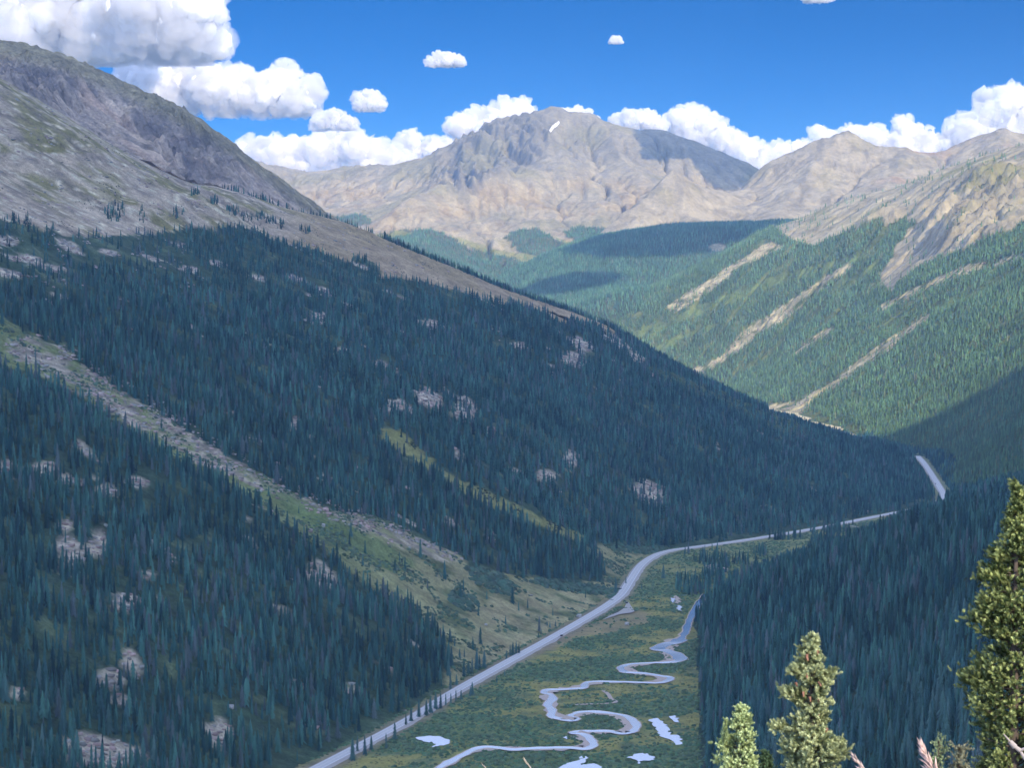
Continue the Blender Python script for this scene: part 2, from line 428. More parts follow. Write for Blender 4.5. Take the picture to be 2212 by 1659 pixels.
base_D = D.Z.copy()
up = sstep(0, 60, D.Z - vz(D.Y))
u_ = D.Y * .95 - D.X * .2 + 20 * fbm(D.X, D.Y, 160, 3, 38)
D.Z = D.Z + up * (9 * noise(u_ / 130, D.X / 520, 15) + 5 * noise(u_ / 55, D.X / 260, 16) + 2.2 * fbm(D.X, D.Y, 30, 3, 24))
_fx, _fy = pix(D.X, D.Y, D.Z)
crd = np.maximum.reduce([sstep(1.2, .6, blob(_fx, _fy, a, b, c, d)) for a, b, c, d in ((90,330,140,60),(860,880,45,40),(920,860,45,35),(1000,892,35,35),(200,1150,60,70),(280,1450,60,50),(1200,1020,50,30),(60,520,120,40),(420,455,160,50))])
D.Z += crd * 7 * fbm(D.X, D.Y, 26, 4, 25, .6, True)
u_ = B.Y * .95 + B.X * .2
B.Z += sstep(0, 40, B.Z - vz(B.Y)) * (7 * noise(u_ / 150, B.X / 500, 17) + 3 * fbm(B.X, B.Y, 60, 3, 26))
detail(F, 260, 16, 27)

# the road bench is cut into the hills
def road_dist(x, y):
    d = np.full(np.shape(x), 1e9)
    for a, b_ in zip(ROADW[:-1], ROADW[1:]):
        t = np.clip(((x - a[0]) * (b_ - a)[0] + (y - a[1]) * (b_ - a)[1]) / ((b_ - a)[:2] @ (b_ - a)[:2]), 0, 1)
        d = np.minimum(d, np.hypot(x - a[0] - t * (b_ - a)[0], y - a[1] - t * (b_ - a)[1]))
    return d
for L in (D, C, B):
    d_ = road_dist(L.X, L.Y)
    L.Z = np.where(d_ < 60, np.minimum(L.Z, vz(L.Y) - 1.0 + np.maximum(d_ - 13, 0) * .75), L.Z)
LAYERS = dict(D=D, M=M, B=B, C=C, F=F, E=E, G=G)
_hx = np.arange(-2400, 3001, 15.0); _hy = np.arange(0, 12001, 15.0)
class _H: pass
HALL = Layer(-2400, 3000, 0, 12000, 15.0)
HALL.Z = np.where(HALL.Y > 850, vz(HALL.Y), -600.0)
for L in LAYERS.values(): HALL.Z = np.maximum(HALL.Z, L.at(HALL.X, HALL.Y))
def seen(x, y, z, top, margin=14.0, n=70):
    """true where the sight line from the viewpoint to the top is not blocked"""
    ok = np.ones(len(x), bool)
    for t in np.linspace(.06, .985, n):
        ok &= HALL.at(x * t, y * t) < (z + top) * t + margin
    return ok

# ------------------------------------------------------------------ colours of the ground (albedo)
def mixc(a, b, t): return a * (1 - t[..., None]) + np.array(b) * t[..., None]
def fillc(L, c): return np.ones(L.X.shape + (3,)) * np.array(c)
def soft(poly, X, Y, L, seed, warp=9.0, wl=22.0):
    """polygon with a ragged edge"""
    return inpoly(poly, X + warp * 2 * fbm(X, Y, wl, 3, seed), Y + warp * fbm(X, Y, wl, 3, seed + 7)).astype(float)

def streak(L, dx, dy, wa, wl, seed):
    """bands running down the slope along (dx, dy)"""
    n = math.hypot(dx, dy); dx /= n; dy /= n
    u = -L.X * dy + L.Y * dx + .35 * wa * fbm(L.X, L.Y, wa * 2.5, 3, seed + 9); v = L.X * dx + L.Y * dy
    return noise(u / wa, v / wl, seed) + .5 * noise(u / (wa * .45), v / (wl * .6), seed + 1)

BARE_TOP = [(-900,-400),(-900,430),(-300,440),(0,474),(78,488),(141,509),(247,509),(354,502),(424,490),(530,492),(608,523),(691,541),(749,567),(773,553),(819,574),(822,601),(868,600),(911,612),(953,618),(1016,640),
            (1074,655),(1142,663),(1194,688),(1245,700),(1300,712),(1330,722),(1340,700),(1240,640),(1000,540),(826,480),(500,300),(0,-400)]
ROCKFACE = [(1300,705),(1345,735),(1395,775),(1385,790),(1340,760),(1300,725)]
CHUTE = [(-60,640),(0,680),(60,720),(130,750),(220,820),(340,890),(480,980),(560,1020),(640,1070),(720,1105),(830,1120),(900,1160),(990,1200),(1010,1225),(1090,1240),(1200,1255),(1260,1260),(1310,1255),(1300,1215),
         (1280,1180),(1330,1175),(1400,1185),(1452,1186),(1372,1242),(1345,1292),(1240,1350),(1080,1440),(985,1495),(955,1480),(972,1430),(965,1390),(940,1360),(880,1300),(820,1285),(760,1240),(730,1210),(660,1160),(600,1120),(520,1060),(430,1020),
         (330,960),(210,880),(130,835),(60,800),(-60,800)]
CHUTE2 = [(820,925),(870,930),(930,990),(960,1020),(1080,1072),(1130,1098),(1190,1130),(1270,1160),(1250,1170),(1170,1140),(1120,1120),(1060,1095),(960,1040),(900,1000),(830,950)]
ASPEN = [(1375,785),(1430,800),(1500,825),(1560,850),(1640,885),(1720,915),(1760,945),(1700,945),(1640,915),(1580,885),(1500,850),(1420,812)]
OUTCROPS = [(862,882,32,20,0),(925,858,42,22,10),(1002,890,26,24,40),(640,915,12,18,0),(672,952,12,10,0),(1182,1030,22,14,0),(1232,997,18,18,0),(1396,1062,40,24,15),(1240,775,26,18,20),(1255,742,30,12,20),(742,760,22,12,0),
            (150,1190,30,50,0),(205,1175,26,30,0),(300,1042,22,16,0),(92,1015,28,14,0),(15,1010,14,20,0),(690,1242,44,20,35),(270,1302,28,22,0),(42,1500,14,20,0),(282,1438,20,34,-30),(262,1512,26,14,0),(470,1592,32,30,0),
            (225,1632,95,36,8),(240,1470,30,22,0),(140,1140,20,20,0),(230,1060,18,14,0),(320,1240,16,10,0),(1060,930,14,10,0),(1110,1020,14,8,0),(820,790,16,10,0),(690,690,26,12,10),(930,700,22,10,10),(1130,745,20,10,15),(60,560,46,10,8),(25,590,40,9,8),(148,531,26,10,30),(110,577,40,8,8),(235,545,20,7,10),(10,520,24,10,0),(407,582,20,7,10),(330,560,22,7,15),(470,570,18,7,10),(560,600,20,7,15),(640,600,24,8,15),(700,630,20,7,15)]
def outcrops(X, Y, L, k=1.0):
    d = np.min([blob(X, Y, *o) for o in OUTCROPS], 0) + .9 * fbm(L.X, L.Y, 34, 3, 41)
    small = sstep(.36, .46, fbm(L.X, L.Y, 40, 3, 43)) * sstep(-.1, .15, fbm(L.X, L.Y, 260, 2, 44)) * (Y > 505)
    return np.maximum(sstep(1.15, .75, d / k), .85 * small)

def colour_D():
    L = D; X, Y = pix(L.X, L.Y, L.Z); n1 = fbm(L.X, L.Y, 120, 4, 50); n2 = fbm(L.X, L.Y, 35, 4, 51); n3 = fbm(L.X, L.Y, 14, 3, 52)
    c = fillc(L, (.022, .040, .028)); c = mixc(c, (.052, .075, .048), sstep(.0, .45, n2))
    rocks = mixc(fillc(L, (.25, .235, .215)), (.13, .122, .115), sstep(-.15, .25, n3))
    c = c * (1 - outcrops(X, Y, L)[..., None]) + rocks * outcrops(X, Y, L)[..., None]
    # upper scree and tundra
    t = soft(BARE_TOP, X, Y, L, 60)
    scree = mixc(fillc(L, (.215, .198, .182)), (.150, .140, .133), sstep(-.1, .3, n2))
    scree = mixc(scree, (.115, .118, .062), sstep(-.05, .25, n1 + .25 * n2 + .35 * (X < 330) * (Y < 330) + .10 * (X > 340) - .25 * ((Y > 440) & (X < 330))))
    scree = mixc(scree, (.105, .100, .100), sstep(.05, .5, streak(L, .9, -.25, 26, 150, 201)) * .55 * (X < 760))
    scree = mixc(scree, (.27, .255, .240), sstep(.1, .6, streak(L, .9, -.25, 34, 220, 203)) * .6 * (X < 700))
    scree = mixc(scree, (.34, .32, .30), sstep(.22, .34, n3) * .8 * (X < 760))
    scree = mixc(scree, (.175, .150, .112), sstep(560, 700, X) * .8)
    scree = scree * np.array([.91, .85, .77])
    c = c * (1 - t[..., None]) + scree * t[..., None]
    # avalanche chute and fan
    t = soft(CHUTE, X, Y, L, 63, 7)
    ch = fillc(L, (.082, .104, .050)); ch = mixc(ch, (.128, .130, .078), sstep(620, 1000, X) * sstep(-.35, .3, n1 + .3))
    ch = mixc(ch, (.040, .060, .030), sstep(.05, .3, n2) * .8)
    deb = soft([(100,720),(220,790),(340,865),(500,965),(640,1045),(800,1105),(1000,1205),(960,1215),(760,1140),(600,1075),(450,1010),(300,930),(180,860),(60,800),(0,740)], X, Y, L, 64, 10)
    ch = ch * (1 - (deb * sstep(-.25, .15, n2 + n3))[..., None]) + (mixc(fillc(L, (.225, .205, .185)), (.10, .095, .085), sstep(-.1, .25, n3))) * (deb * sstep(-.25, .15, n2 + n3))[..., None]
    ch = mixc(ch, (.060, .092, .040), soft([(560,1035),(660,1085),(740,1120),(800,1160),(900,1215),(860,1240),(760,1200),(660,1130),(560,1060)], X, Y, L, 65, 8) * .75)
    ch = mixc(ch, (.145, .136, .088), sstep(960, 1100, X) * sstep(1240, 1300, Y) * sstep(.3, -.2, n2) * .8)
    c = c * (1 - t[..., None]) + ch * t[..., None]
    c = mixc(c, (.105, .115, .050), soft(CHUTE2, X, Y, L, 66, 6))
    c = mixc(c, (.062, .098, .040), soft(ASPEN, X, Y, L, 67, 6) * .9)
    t = soft(ROCKFACE, X, Y, L, 68, 4); c = c * (1 - t[..., None]) + rocks * .85 * t[..., None]
    return np.clip(c, .01, 1)
def colour_M():
    L = M; X, Y = pix(L.X, L.Y, L.Z); n1 = fbm(L.X, L.Y, 200, 4, 70); n2 = fbm(L.X, L.Y, 50, 4, 71)
    c = mixc(fillc(L, (.205, .178, .160)), (.150, .135, .130), sstep(-.2, .3, n2))
    c = mixc(c, (.205, .155, .130), sstep(.05, .35, n1) * .7)
    sl = L.slope()
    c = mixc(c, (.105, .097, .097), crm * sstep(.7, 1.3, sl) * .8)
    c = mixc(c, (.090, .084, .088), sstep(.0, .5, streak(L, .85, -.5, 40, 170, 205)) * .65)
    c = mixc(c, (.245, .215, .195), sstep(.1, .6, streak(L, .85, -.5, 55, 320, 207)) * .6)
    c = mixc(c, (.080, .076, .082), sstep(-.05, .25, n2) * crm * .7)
    c = mixc(c, (.120, .112, .068), sstep(.62, .4, sl) * .4)
    c = mixc(c, (.110, .105, .064), sstep(40, 8, Y - np.interp(X, [-420,0,130,250,350,430,560,740], [-40,99,124,175,224,264,354,492])) * .8)
    return c
BARE_C = [(1560,470),(1640,502),(1668,492),(1700,512),(1725,522),(1760,530),(1800,512),(1831,498),(1870,480),(1909,468),(1915,486),(1950,470),(1980,482),(1960,500),(1937,528),(1925,555),(1909,581),(1905,600),(1912,627),(1925,624),(1972,583),(2030,555),(2096,530),
          (2150,505),(2212,479),(2420,400),(2800,300),(2800,-200),(1560,-200)]
C_STRIPS = [[(1668,518),(1692,535),(1600,580),(1530,632),(1452,682),(1440,662),(1540,597),(1610,552)],
            [(1830,566),(1842,578),(1800,608),(1740,655),(1690,695),(1640,722),(1590,765),(1560,768),(1600,720),(1660,680),(1720,640)],
            [(1799,704),(1806,716),(1760,742),(1720,768),(1712,764),(1750,730)],
            [(2010,676),(2012,690),(1940,742),(1872,790),(1800,840),(1706,884),(1668,880),(1704,872),(1790,830),(1862,772),(1930,724)],
            [(1900,660),(1990,615),(2080,575),(2212,548),(2212,558),(2090,590),(1990,632),(1904,674)],
            [(1480,800),(1530,786),(1568,764),(1572,774),(1530,798),(1500,812)],
            [(1660,874),(1712,868),(1760,850),(1740,890),(1700,904),(1660,890)]]
C_MEADOW = [[(1360,715),(1420,698),(1505,662),(1600,622),(1700,588),(1760,575),(1880,540),(1890,550),(1770,592),(1690,612),(1600,650),(1505,684),(1420,722),(1370,732)],
            [(1405,752),(1460,728),(1530,702),(1560,700),(1503,724),(1450,750),(1415,766)],
            [(2012,660),(2100,622),(2212,570),(2212,584),(2110,640),(2016,678)],
            [(1800,620),(1850,590),(1900,560),(1905,572),(1850,612),(1810,640)], [(1900,705),(1960,660),(1980,668),(1920,712)]]
def masks_C(X, Y, L):
    bare = soft(BARE_C, X, Y, L, 80, 7)
    strip = np.max([soft(p, X, Y, L, 81 + i, 4, 14) for i, p in enumerate(C_STRIPS)], 0)
    mead = np.max([soft(p, X, Y, L, 91 + i, 6, 16) for i, p in enumerate(C_MEADOW)], 0)
    return bare, strip, mead
def colour_C():
    L = C; X, Y = pix(L.X, L.Y, L.Z); n1 = fbm(L.X, L.Y, 220, 4, 73); n2 = fbm(L.X, L.Y, 60, 4, 74); n3 = fbm(L.X, L.Y, 25, 3, 75)
    bare, strip, mead = masks_C(X, Y, L)
    c = mixc(fillc(L, (.060, .078, .034)), (.105, .120, .050), sstep(-.1, .4, n2))
    r = mixc(fillc(L, (.27, .235, .195)), (.20, .18, .155), sstep(-.2, .3, n2)); r = mixc(r, (.155, .150, .085), sstep(.0, .3, n1) * sstep(520, 420, Y) * .9)
    r = mixc(r, (.155, .145, .14), crc * sstep(.0, .25, n3) * .6)
    r = mixc(r, (.145, .135, .13), sstep(.1, .55, streak(L, -1, -.1, 42, 300, 217)) * .6)
    r = mixc(r, (.34, .30, .26), sstep(.15, .6, streak(L, -1, -.1, 60, 420, 219)) * .55)
    c = c * (1 - bare[..., None]) + r * bare[..., None]
    s_ = mixc(fillc(L, (.37, .32, .25)), (.20, .18, .13), sstep(-.1, .35, n3))
    k = strip * sstep(-.35, .05, n2 + n3 * .8) * .9; c = c * (1 - k[..., None]) + s_ * k[..., None]
    c = mixc(c, (.100, .135, .055), mead * sstep(-.4, .1, n2 + .5 * n3) * .85 * (1 - bare))
    return c
E_FOREST = [[(700,560),(800,512),(815,504),(870,497),(931,495),(981,514),(1030,545),(1100,575),(1150,600),(1100,700),(700,700)],
            [(1087,511),(1120,498),(1158,491),(1193,514),(1228,528),(1250,560),(1150,590),(1122,545)],
            [(1000,540),(1060,535),(1110,560),(1160,560),(1160,590),(1050,590)], [(1215,500),(1260,488),(1330,500),(1320,520),(1240,525)],
            [(700,470),(780,462),(810,480),(760,490),(700,490)], [(600,500),(830,505),(820,560),(600,560)]]
E_GRASS = [[(975,510),(1000,514),(1080,540),(1165,553),(1150,562),(1060,550),(1000,528)], [(1100,548),(1130,556),(1175,572),(1150,580)], [(1190,510),(1230,520),(1260,528),(1240,532)], [(800,510),(860,498),(900,502),(840,520)]]
def colour_E():
    L = E; X, Y = pix(L.X, L.Y, L.Z); n1 = fbm(L.X, L.Y, 330, 4, 76); n2 = fbm(L.X, L.Y, 90, 4, 77); sl = L.slope()
    c = mixc(fillc(L, (.265, .235, .205)), (.215, .195, .180), sstep(-.2, .3, n2))
    c = mixc(c, (.30, .245, .185), sstep(-.1, .3, n1) * sstep(360, 430, Y) * .9)
    c = mixc(c, (.20, .155, .110), sstep(.1, .35, n2 + n1) * sstep(380, 420, Y) * .6)
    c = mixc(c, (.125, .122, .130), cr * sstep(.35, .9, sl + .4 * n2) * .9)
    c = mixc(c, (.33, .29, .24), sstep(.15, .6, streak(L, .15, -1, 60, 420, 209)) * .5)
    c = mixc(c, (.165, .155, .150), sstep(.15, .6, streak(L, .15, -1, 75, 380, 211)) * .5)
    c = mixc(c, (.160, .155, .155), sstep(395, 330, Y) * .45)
    c = mixc(c, (.170, .165, .110), sstep(.15, .4, -n1 + .1) * .5)
    fo = np.max([soft(p, X, Y, L, 101 + i, 6, 16) for i, p in enumerate(E_FOREST)], 0); c = mixc(c, (.055, .070, .040), fo * .85)
    gr = np.max([soft(p, X, Y, L, 111 + i, 4, 16) for i, p in enumerate(E_GRASS)], 0); c = mixc(c, (.19, .195, .085), gr * .8)
    return c
def colour_G():
    L = G; X, Y = pix(L.X, L.Y, L.Z); n1 = fbm(L.X, L.Y, 300, 4, 78); n2 = fbm(L.X, L.Y, 80, 4, 79)
    c = mixc(fillc(L, (.270, .240, .215)), (.215, .190, .165), sstep(-.2, .3, n2)); c = mixc(c, (.255, .185, .145), sstep(.0, .3, n1) * sstep(1850, 1950, X) * .8)
    c = mixc(c, (.19, .17, .11), sstep(.1, .35, -n1) * .6)
    c = mixc(c, (.33, .29, .25), sstep(.15, .6, streak(L, -.2, -1, 55, 400, 213)) * .5)
    c = mixc(c, (.16, .145, .135), sstep(.15, .6, streak(L, -.2, -1, 70, 330, 215)) * .5)
    return c
def colour_F():
    L = F; X, Y = pix(L.X, L.Y, L.Z); n2 = fbm(L.X, L.Y, 70, 4, 84)
    c = mixc(fillc(L, (.045, .060, .032)), (.080, .095, .050), sstep(-.1, .35, n2))
    return mixc(c, (.28, .25, .20), sstep(1.1, .7, blob(X, Y, 1550, 535, 18, 9) + .5 * n2))
def colour_B():
    L = B; n2 = fbm(L.X, L.Y, 40, 4, 85)
    return mixc(fillc(L, (.018, .034, .026)), (.035, .055, .036), sstep(.0, .4, n2))

def build_layer(L, name, col, mat):
    if mat is not MAT_SLOPE or name == "forested_hill": col = col * (np.array([1.07, .965, .76]) if L is M else np.array([1.06, .985, .80]) if L is D else np.array([1.02, 1.0, .74]))
    col = np.clip(col, 0, .6)
    v = np.stack([L.X, L.Y, np.maximum(L.Z, -490)], -1).reshape(-1, 3)
    o = link(name, mesh_np(name, v, grid_faces(*L.Z.shape), col.reshape(-1, 3)), mat)
    return tag(o, kind="structure")
build_layer(D, "forested_hill", colour_D() * 2.2, MAT_SLOPE)
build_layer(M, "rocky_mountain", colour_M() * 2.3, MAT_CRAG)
build_layer(B, "forested_hill", colour_B() * 1.6, MAT_SLOPE)
build_layer(C, "mountain", colour_C() * 1.3, MAT_ROCK)
build_layer(F, "forested_hill", colour_F(), MAT_SLOPE)
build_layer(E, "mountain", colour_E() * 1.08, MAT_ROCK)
build_layer(G, "mountain", colour_G() * 1.12, MAT_ROCK)

# valley floor
vx = np.arange(-620, 1500, 5.0); vyy = np.concatenate([np.arange(800, 3200, 5.0), np.arange(3200, 5200, 9.0), np.arange(5200, 9000, 25.0)])
VX, VY = np.meshgrid(vx, vyy)
class _V: X = VX; Y = VY
def vbump(x, y): return .7 * fbm(x, y, 26, 3, 120)
VZ = vz(VY) + vbump(VX, VY) - .3
X, Y = pix(VX, VY, VZ)
n1 = fbm(VX, VY, 90, 4, 121); n2 = fbm(VX, VY, 22, 4, 122)
c = mixc(fillc(_V, (.075, .100, .036)), (.150, .140, .045), sstep(-.15, .3, n1))
c = mixc(c, (.045, .074, .042), sstep(.05, .35, n2) * .8)
c = mixc(c, (.160, .125, .066), soft([(1160,1405),(1255,1360),(1330,1322),(1400,1320),(1400,1345),(1330,1365),(1250,1378),(1160,1420)], X, Y, _V, 123, 6) * .75)
rd = np.full(VX.shape, 1e9)
for a, b in zip(ROADW[:-1], ROADW[1:]):
    t = np.clip(((VX - a[0]) * (b - a)[0] + (VY - a[1]) * (b - a)[1]) / ((b - a)[:2] @ (b - a)[:2]), 0, 1)
    rd = np.minimum(rd, np.hypot(VX - a[0] - t * (b - a)[0], VY - a[1] - t * (b - a)[1]))
c = mixc(c, (.130, .108, .075), sstep(17, 8, rd + 4 * n2) * .8)
c = mixc(c, (.105, .120, .050), sstep(2150, 2500, VY) * .6)
c = mixc(c, (.30, .255, .155), sstep(4350, 4700, VY) * .9 * sstep(-.3, .2, n1 + .2))
o = link("valley_floor", mesh_np("valley_floor", np.stack([VX, VY, VZ], -1).reshape(-1, 3), grid_faces(*VX.shape), c.reshape(-1, 3) * 1.85), MAT_MEADOW); tag(o, kind="structure")

# near slope under the viewpoint, and the far ground sheet
nx_, ny_ = np.meshgrid(np.concatenate([np.arange(-700, -60, 16.0), np.arange(-60, 60, 2.0), np.arange(60, 900, 16.0)]), np.concatenate([np.arange(-300, -20, 20.0), np.arange(-20, 80, 2.0), np.arange(80, 1300, 16.0)]))
def near_z(x, y): return -1.7 - .305 * np.maximum(y, 0) - .04 * np.minimum(y, 0) * 0 - .25 * np.minimum(y, 0) * .4 + .35 * fbm(x, y, 7, 3, 130) * sstep(0, 6, np.abs(y)) + sstep(80, 300, y) * 5 * fbm(x, y, 120, 3, 131) - 12 * sstep(150, 500, y)
NZ = near_z(nx_, ny_)
class _N: X = nx_; Y = ny_
n1 = fbm(nx_, ny_, 12, 4, 132)
c = mixc(fillc(_N, (.10, .105, .045)), (.17, .14, .085), sstep(-.2, .3, n1))
o = link("hillside", mesh_np("hillside", np.stack([nx_, ny_, NZ], -1).reshape(-1, 3), grid_faces(*nx_.shape), c.reshape(-1, 3)), MAT_MEADOW); tag(o, kind="structure")
gv = np.array([[-34000, -34000, -500], [34000, -34000, -500], [34000, 34000, -500], [-34000, 34000, -500]], float)
o = link("ground", mesh_np("ground", gv, np.array([[0, 1, 2, 3]]), np.tile([[.10, .11, .08]], (4, 1))), MAT_SLOPE); tag(o, kind="structure")
# ------------------------------------------------------------------ forest
def foliage_mat(name):
    m, n, l, b = node_mat(name)
    at = n.new("ShaderNodeAttribute"); at.attribute_name = 'Col'
    oi = n.new("ShaderNodeObjectInfo")
    mr = n.new("ShaderNodeMapRange"); mr.inputs[3].default_value = .75; mr.inputs[4].default_value = 1.25
    mx = n.new("ShaderNodeMix"); mx.data_type = 'RGBA'; mx.blend_type = 'MULTIPLY'; mx.inputs[0].default_value = 1
    l.new(oi.outputs['Random'], mr.inputs[0]); l.new(at.outputs[0], mx.inputs[6]); l.new(mr.outputs[0], mx.inputs[7])
    l.new(mx.outputs[2], b.inputs['Base Color'])
    b.inputs['Roughness'].default_value = .8; b.inputs['Specular IOR Level'].default_value = .15
    return m
MAT_FOL = foliage_mat("conifer_foliage")
MAT_BARK = simple_mat("bark", (.11, .085, .065), .9, .3, 8)

def conifer(seed, tiers, sides, droop=.10, base=.06, width=.15, lap=(1.5, 2.1)):
    """unit-height conifer crown: ragged skirts of boughs; returns verts, tris, shade per vertex"""
    r = np.random.default_rng(seed); V = []; T = []; S = []
    zs = np.linspace(base, .93, tiers)
    for k, z in enumerate(zs):
        f = (1 - z) ** .8
        rad = width * f * r.uniform(.8, 1.2) + .008
        top = min(1.0, z + (1 - base) / tiers * r.uniform(*lap) + .02)
        a0 = r.uniform(0, 6.28); i0 = len(V)
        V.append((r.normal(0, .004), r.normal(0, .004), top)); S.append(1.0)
        for j in range(sides * 2):
            a = a0 + math.pi * j / sides + r.normal(0, .12)
            out = j % 2 == 0
            rr = rad * (r.uniform(.75, 1.25) if out else r.uniform(.35, .55))
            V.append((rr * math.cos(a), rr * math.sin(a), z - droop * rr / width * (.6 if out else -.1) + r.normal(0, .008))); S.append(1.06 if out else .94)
        for j in range(sides * 2): T.append((i0, i0 + 1 + j, i0 + 1 + (j + 1) % (sides * 2)))
    return np.array(V), np.array(T), np.array(S)
NEAR = [conifer(100 + i, 12, 6, .16, width=w, lap=(1.0, 1.5)) for i, w in enumerate((.135, .155, .185, .145, .125, .17))]
MID = [conifer(200 + i, 5, 4, width=w) for i, w in enumerate((.15, .17, .14))]
FAR = [conifer(300 + i, 3, 3, width=w) for i, w in enumerate((.18, .21, .16))]
def aspen(seed):
    r = np.random.default_rng(seed); V = []; T = []; S = []
    for k in range(46):
        d = r.normal(0, 1, 3); d /= np.linalg.norm(d); q = np.array([.26, .26, .34]) * d * r.uniform(.6, 1) + (0, 0, .62)
        a = r.normal(0, 1, 3); b = np.cross(d, a); i0 = len(V)
        a /= np.linalg.norm(a); b /= np.linalg.norm(b)
        for s in ((1, 0), (-.5, .9), (-.5, -.9)): V.append(q + .13 * (a * s[0] + b * s[1])); S.append(r.uniform(.85, 1.15))
        T.append((i0, i0 + 1, i0 + 2))
    return np.array(V), np.array(T), np.array(S)
ASP = [aspen(400 + i) for i in range(3)]

def scatter(L, spacing, seed, box=None):
    x0, x1, y0, y1 = box or (L.xs[0], L.xs[-1], L.ys[0], L.ys[-1])
    r = np.random.default_rng(seed)
    gx, gy = np.meshgrid(np.arange(x0, x1, spacing), np.arange(y0, y1, spacing))
    gx = gx.ravel() + r.uniform(-.5, .5, gx.size) * spacing; gy = gy.ravel() + r.uniform(-.5, .5, gy.size) * spacing
    z = L.at(gx, gy)
    X, Y = pix(gx, gy, z)
    k = (z > -480) & (X > -420) & (X < 2632) & (Y < 1950) & (z >= HALL.at(gx, gy) - 5)
    gx, gy, z, X, Y = (q[k] for q in (gx, gy, z, X, Y))
    k = seen(gx, gy, z, 16)
    return tuple(q[k] for q in (gx, gy, z, X, Y)) + (r,)
def roadside(x, y):
    d = np.full(len(x), 1e9)
    for a, b in zip(ROADW[:-1], ROADW[1:]):
        t = np.clip(((x - a[0]) * (b - a)[0] + (y - a[1]) * (b - a)[1]) / ((b - a)[:2] @ (b - a)[:2]), 0, 1)
        d = np.minimum(d, np.hypot(x - a[0] - t * (b - a)[0], y - a[1] - t * (b - a)[1]))
    return d
class Pt:
    def __init__(s, x, y): s.X = x; s.Y = y
TREES = []       # x, y, z, height, width factor, colour (3), lod
def add_trees(x, y, z, h, wf, col, lod):
    TREES.append(np.column_stack([x, y, z, h, wf, col, np.full(len(x), lod)]))
def tree_col(x, y, r, dead=.10, light=0.0):
    n = len(x); t = r.uniform(0, 1, n)[:, None]; p = fbm(x, y, 140, 3, 140)
    c = (1 - t) * np.array([.022, .084, .080]) + t * np.array([.078, .195, .148])
    c = c * (1 + .5 * p[:, None]) * r.uniform(.5, 1.4, (n, 1)) + light * np.array([.03, .045, .01])
    g = r.uniform(0, 1, n) < dead * (1 + 2.5 * p)
    c[g] = np.array([.13, .18, .175]) * r.uniform(.6, 1.1, (g.sum(), 1))
    return np.clip(c, .01, 1)

# left hill
x, y, z, X, Y, r = scatter(D, 5.9, 31)
pt = Pt(x, y)
dens = np.ones(len(x)) * .96
dens *= 1 - .86 * outcrops(X, Y, pt, 1.0)
nn = fbm(x, y, 60, 3, 141)
up_left = sstep(600, 560, Y) * sstep(480, 250, X)
dens *= 1 - up_left * (.35 + .6 * sstep(-.3, .05, nn))
upm = (X > 350) & (X < 760) & (Y > 500) & (Y < 650)
dens *= np.where(upm, 1 - .75 * sstep(-.05, .25, nn), 1)
dens *= np.where((X > 660) & (X < 1330) & (Y < 790), 1 - .8 * sstep(.08, .28, nn), 1)
dens *= 1 - .85 * sstep(.16, .34, fbm(x, y, 45, 3, 142))
dens *= 1 - .7 * sstep(.25, .45, fbm(x, y, 14, 2, 151))
bare = soft(BARE_TOP, X, Y, pt, 60); dens *= 1 - bare
clumps = np.min([blob(X, Y, a, b, c, d) for a, b, c, d in ((248,457,24,22),(308,469,12,16),(385,461,16,12),(421,419,12,6),(463,436,10,7),(502,457,14,12),(545,470,30,9),(606,489,9,12),(580,478,20,8),(30,486,50,14),(660,500,14,6))], 0)
dens = np.where((bare > .5) & (clumps < 1) & (Y > np.interp(X, [367, 471, 599, 747], [393, 418, 462, 500])), .75, dens)
dens *= 1 - .985 * soft(CHUTE, X, Y, pt, 63, 7)
dens *= 1 - .93 * soft(CHUTE2, X, Y, pt, 66, 6)
asp = soft(ASPEN, X, Y, pt, 67, 6); dens *= 1 - .8 * asp
dens *= 1 - .8 * soft(ROCKFACE, X, Y, pt, 68, 4)
ridge_y = np.interp(X, [0,130,250,367,471,599,747,826,900,1000,1120,1240,1330,1400,1480,1560,1640,1720,1800,1880,1960], [185,253,325,388,412,455,494,530,556,596,640,684,725,770,812,848,880,910,937,955,977])
_az = np.clip(((D.X / D.Y) + .45) / .9 * 500, 0, 499).astype(int).ravel(); _el = np.where(D.X.ravel() / D.Y.ravel() > -.45, D.Z.ravel() / D.Y.ravel(), -9)
_o = np.lexsort((_el, _az)); _cy = np.full(500, 3800.0); _cy[_az[_o]] = D.Y.ravel()[_o]; _cy = np.array([np.median(_cy[max(0, k - 3):k + 4]) for k in range(500)])
crest_yd = _cy[np.clip((x / y + .45) / .9 * 500, 0, 499).astype(int)]
behind = y > crest_yd + np.where(X > 835, -14, 3)
dens = np.where(behind, np.where(X > 828, .95, np.where((X > 480) & (y > crest_yd + 8), .5, 0)), dens)
dens = np.where((z < vz(y) + 3.0), dens * .3, dens)
dens = np.where((z < vz(y) + .6) | (roadside(x, y) < 14) | (x > np.interp(y, ROADW[:-4, 1], ROADW[:-4, 0])) & (y < 3000), 0, dens)
k = r.uniform(0, 1, len(x)) < dens
x, y, z, X, Y, behind, asp, bare = (q[k] for q in (x, y, z, X, Y, behind, asp, bare))
h = (7.5 + 12 * r.beta(1.6, 1.5, len(x))) * (1 + .12 * fbm(x, y, 90, 2, 143)) * np.where((Y < 640) & ~behind, .72, 1.0) * np.where(behind, .9, 1) * np.where(bare > .5, .85, 1) * np.where(r.uniform(0, 1, len(x)) < .12, .55, 1)
add_trees(x, y, z, h, r.uniform(.75, 1.45, len(x)), tree_col(x, y, r), np.where(y < 2350, 0, 1))
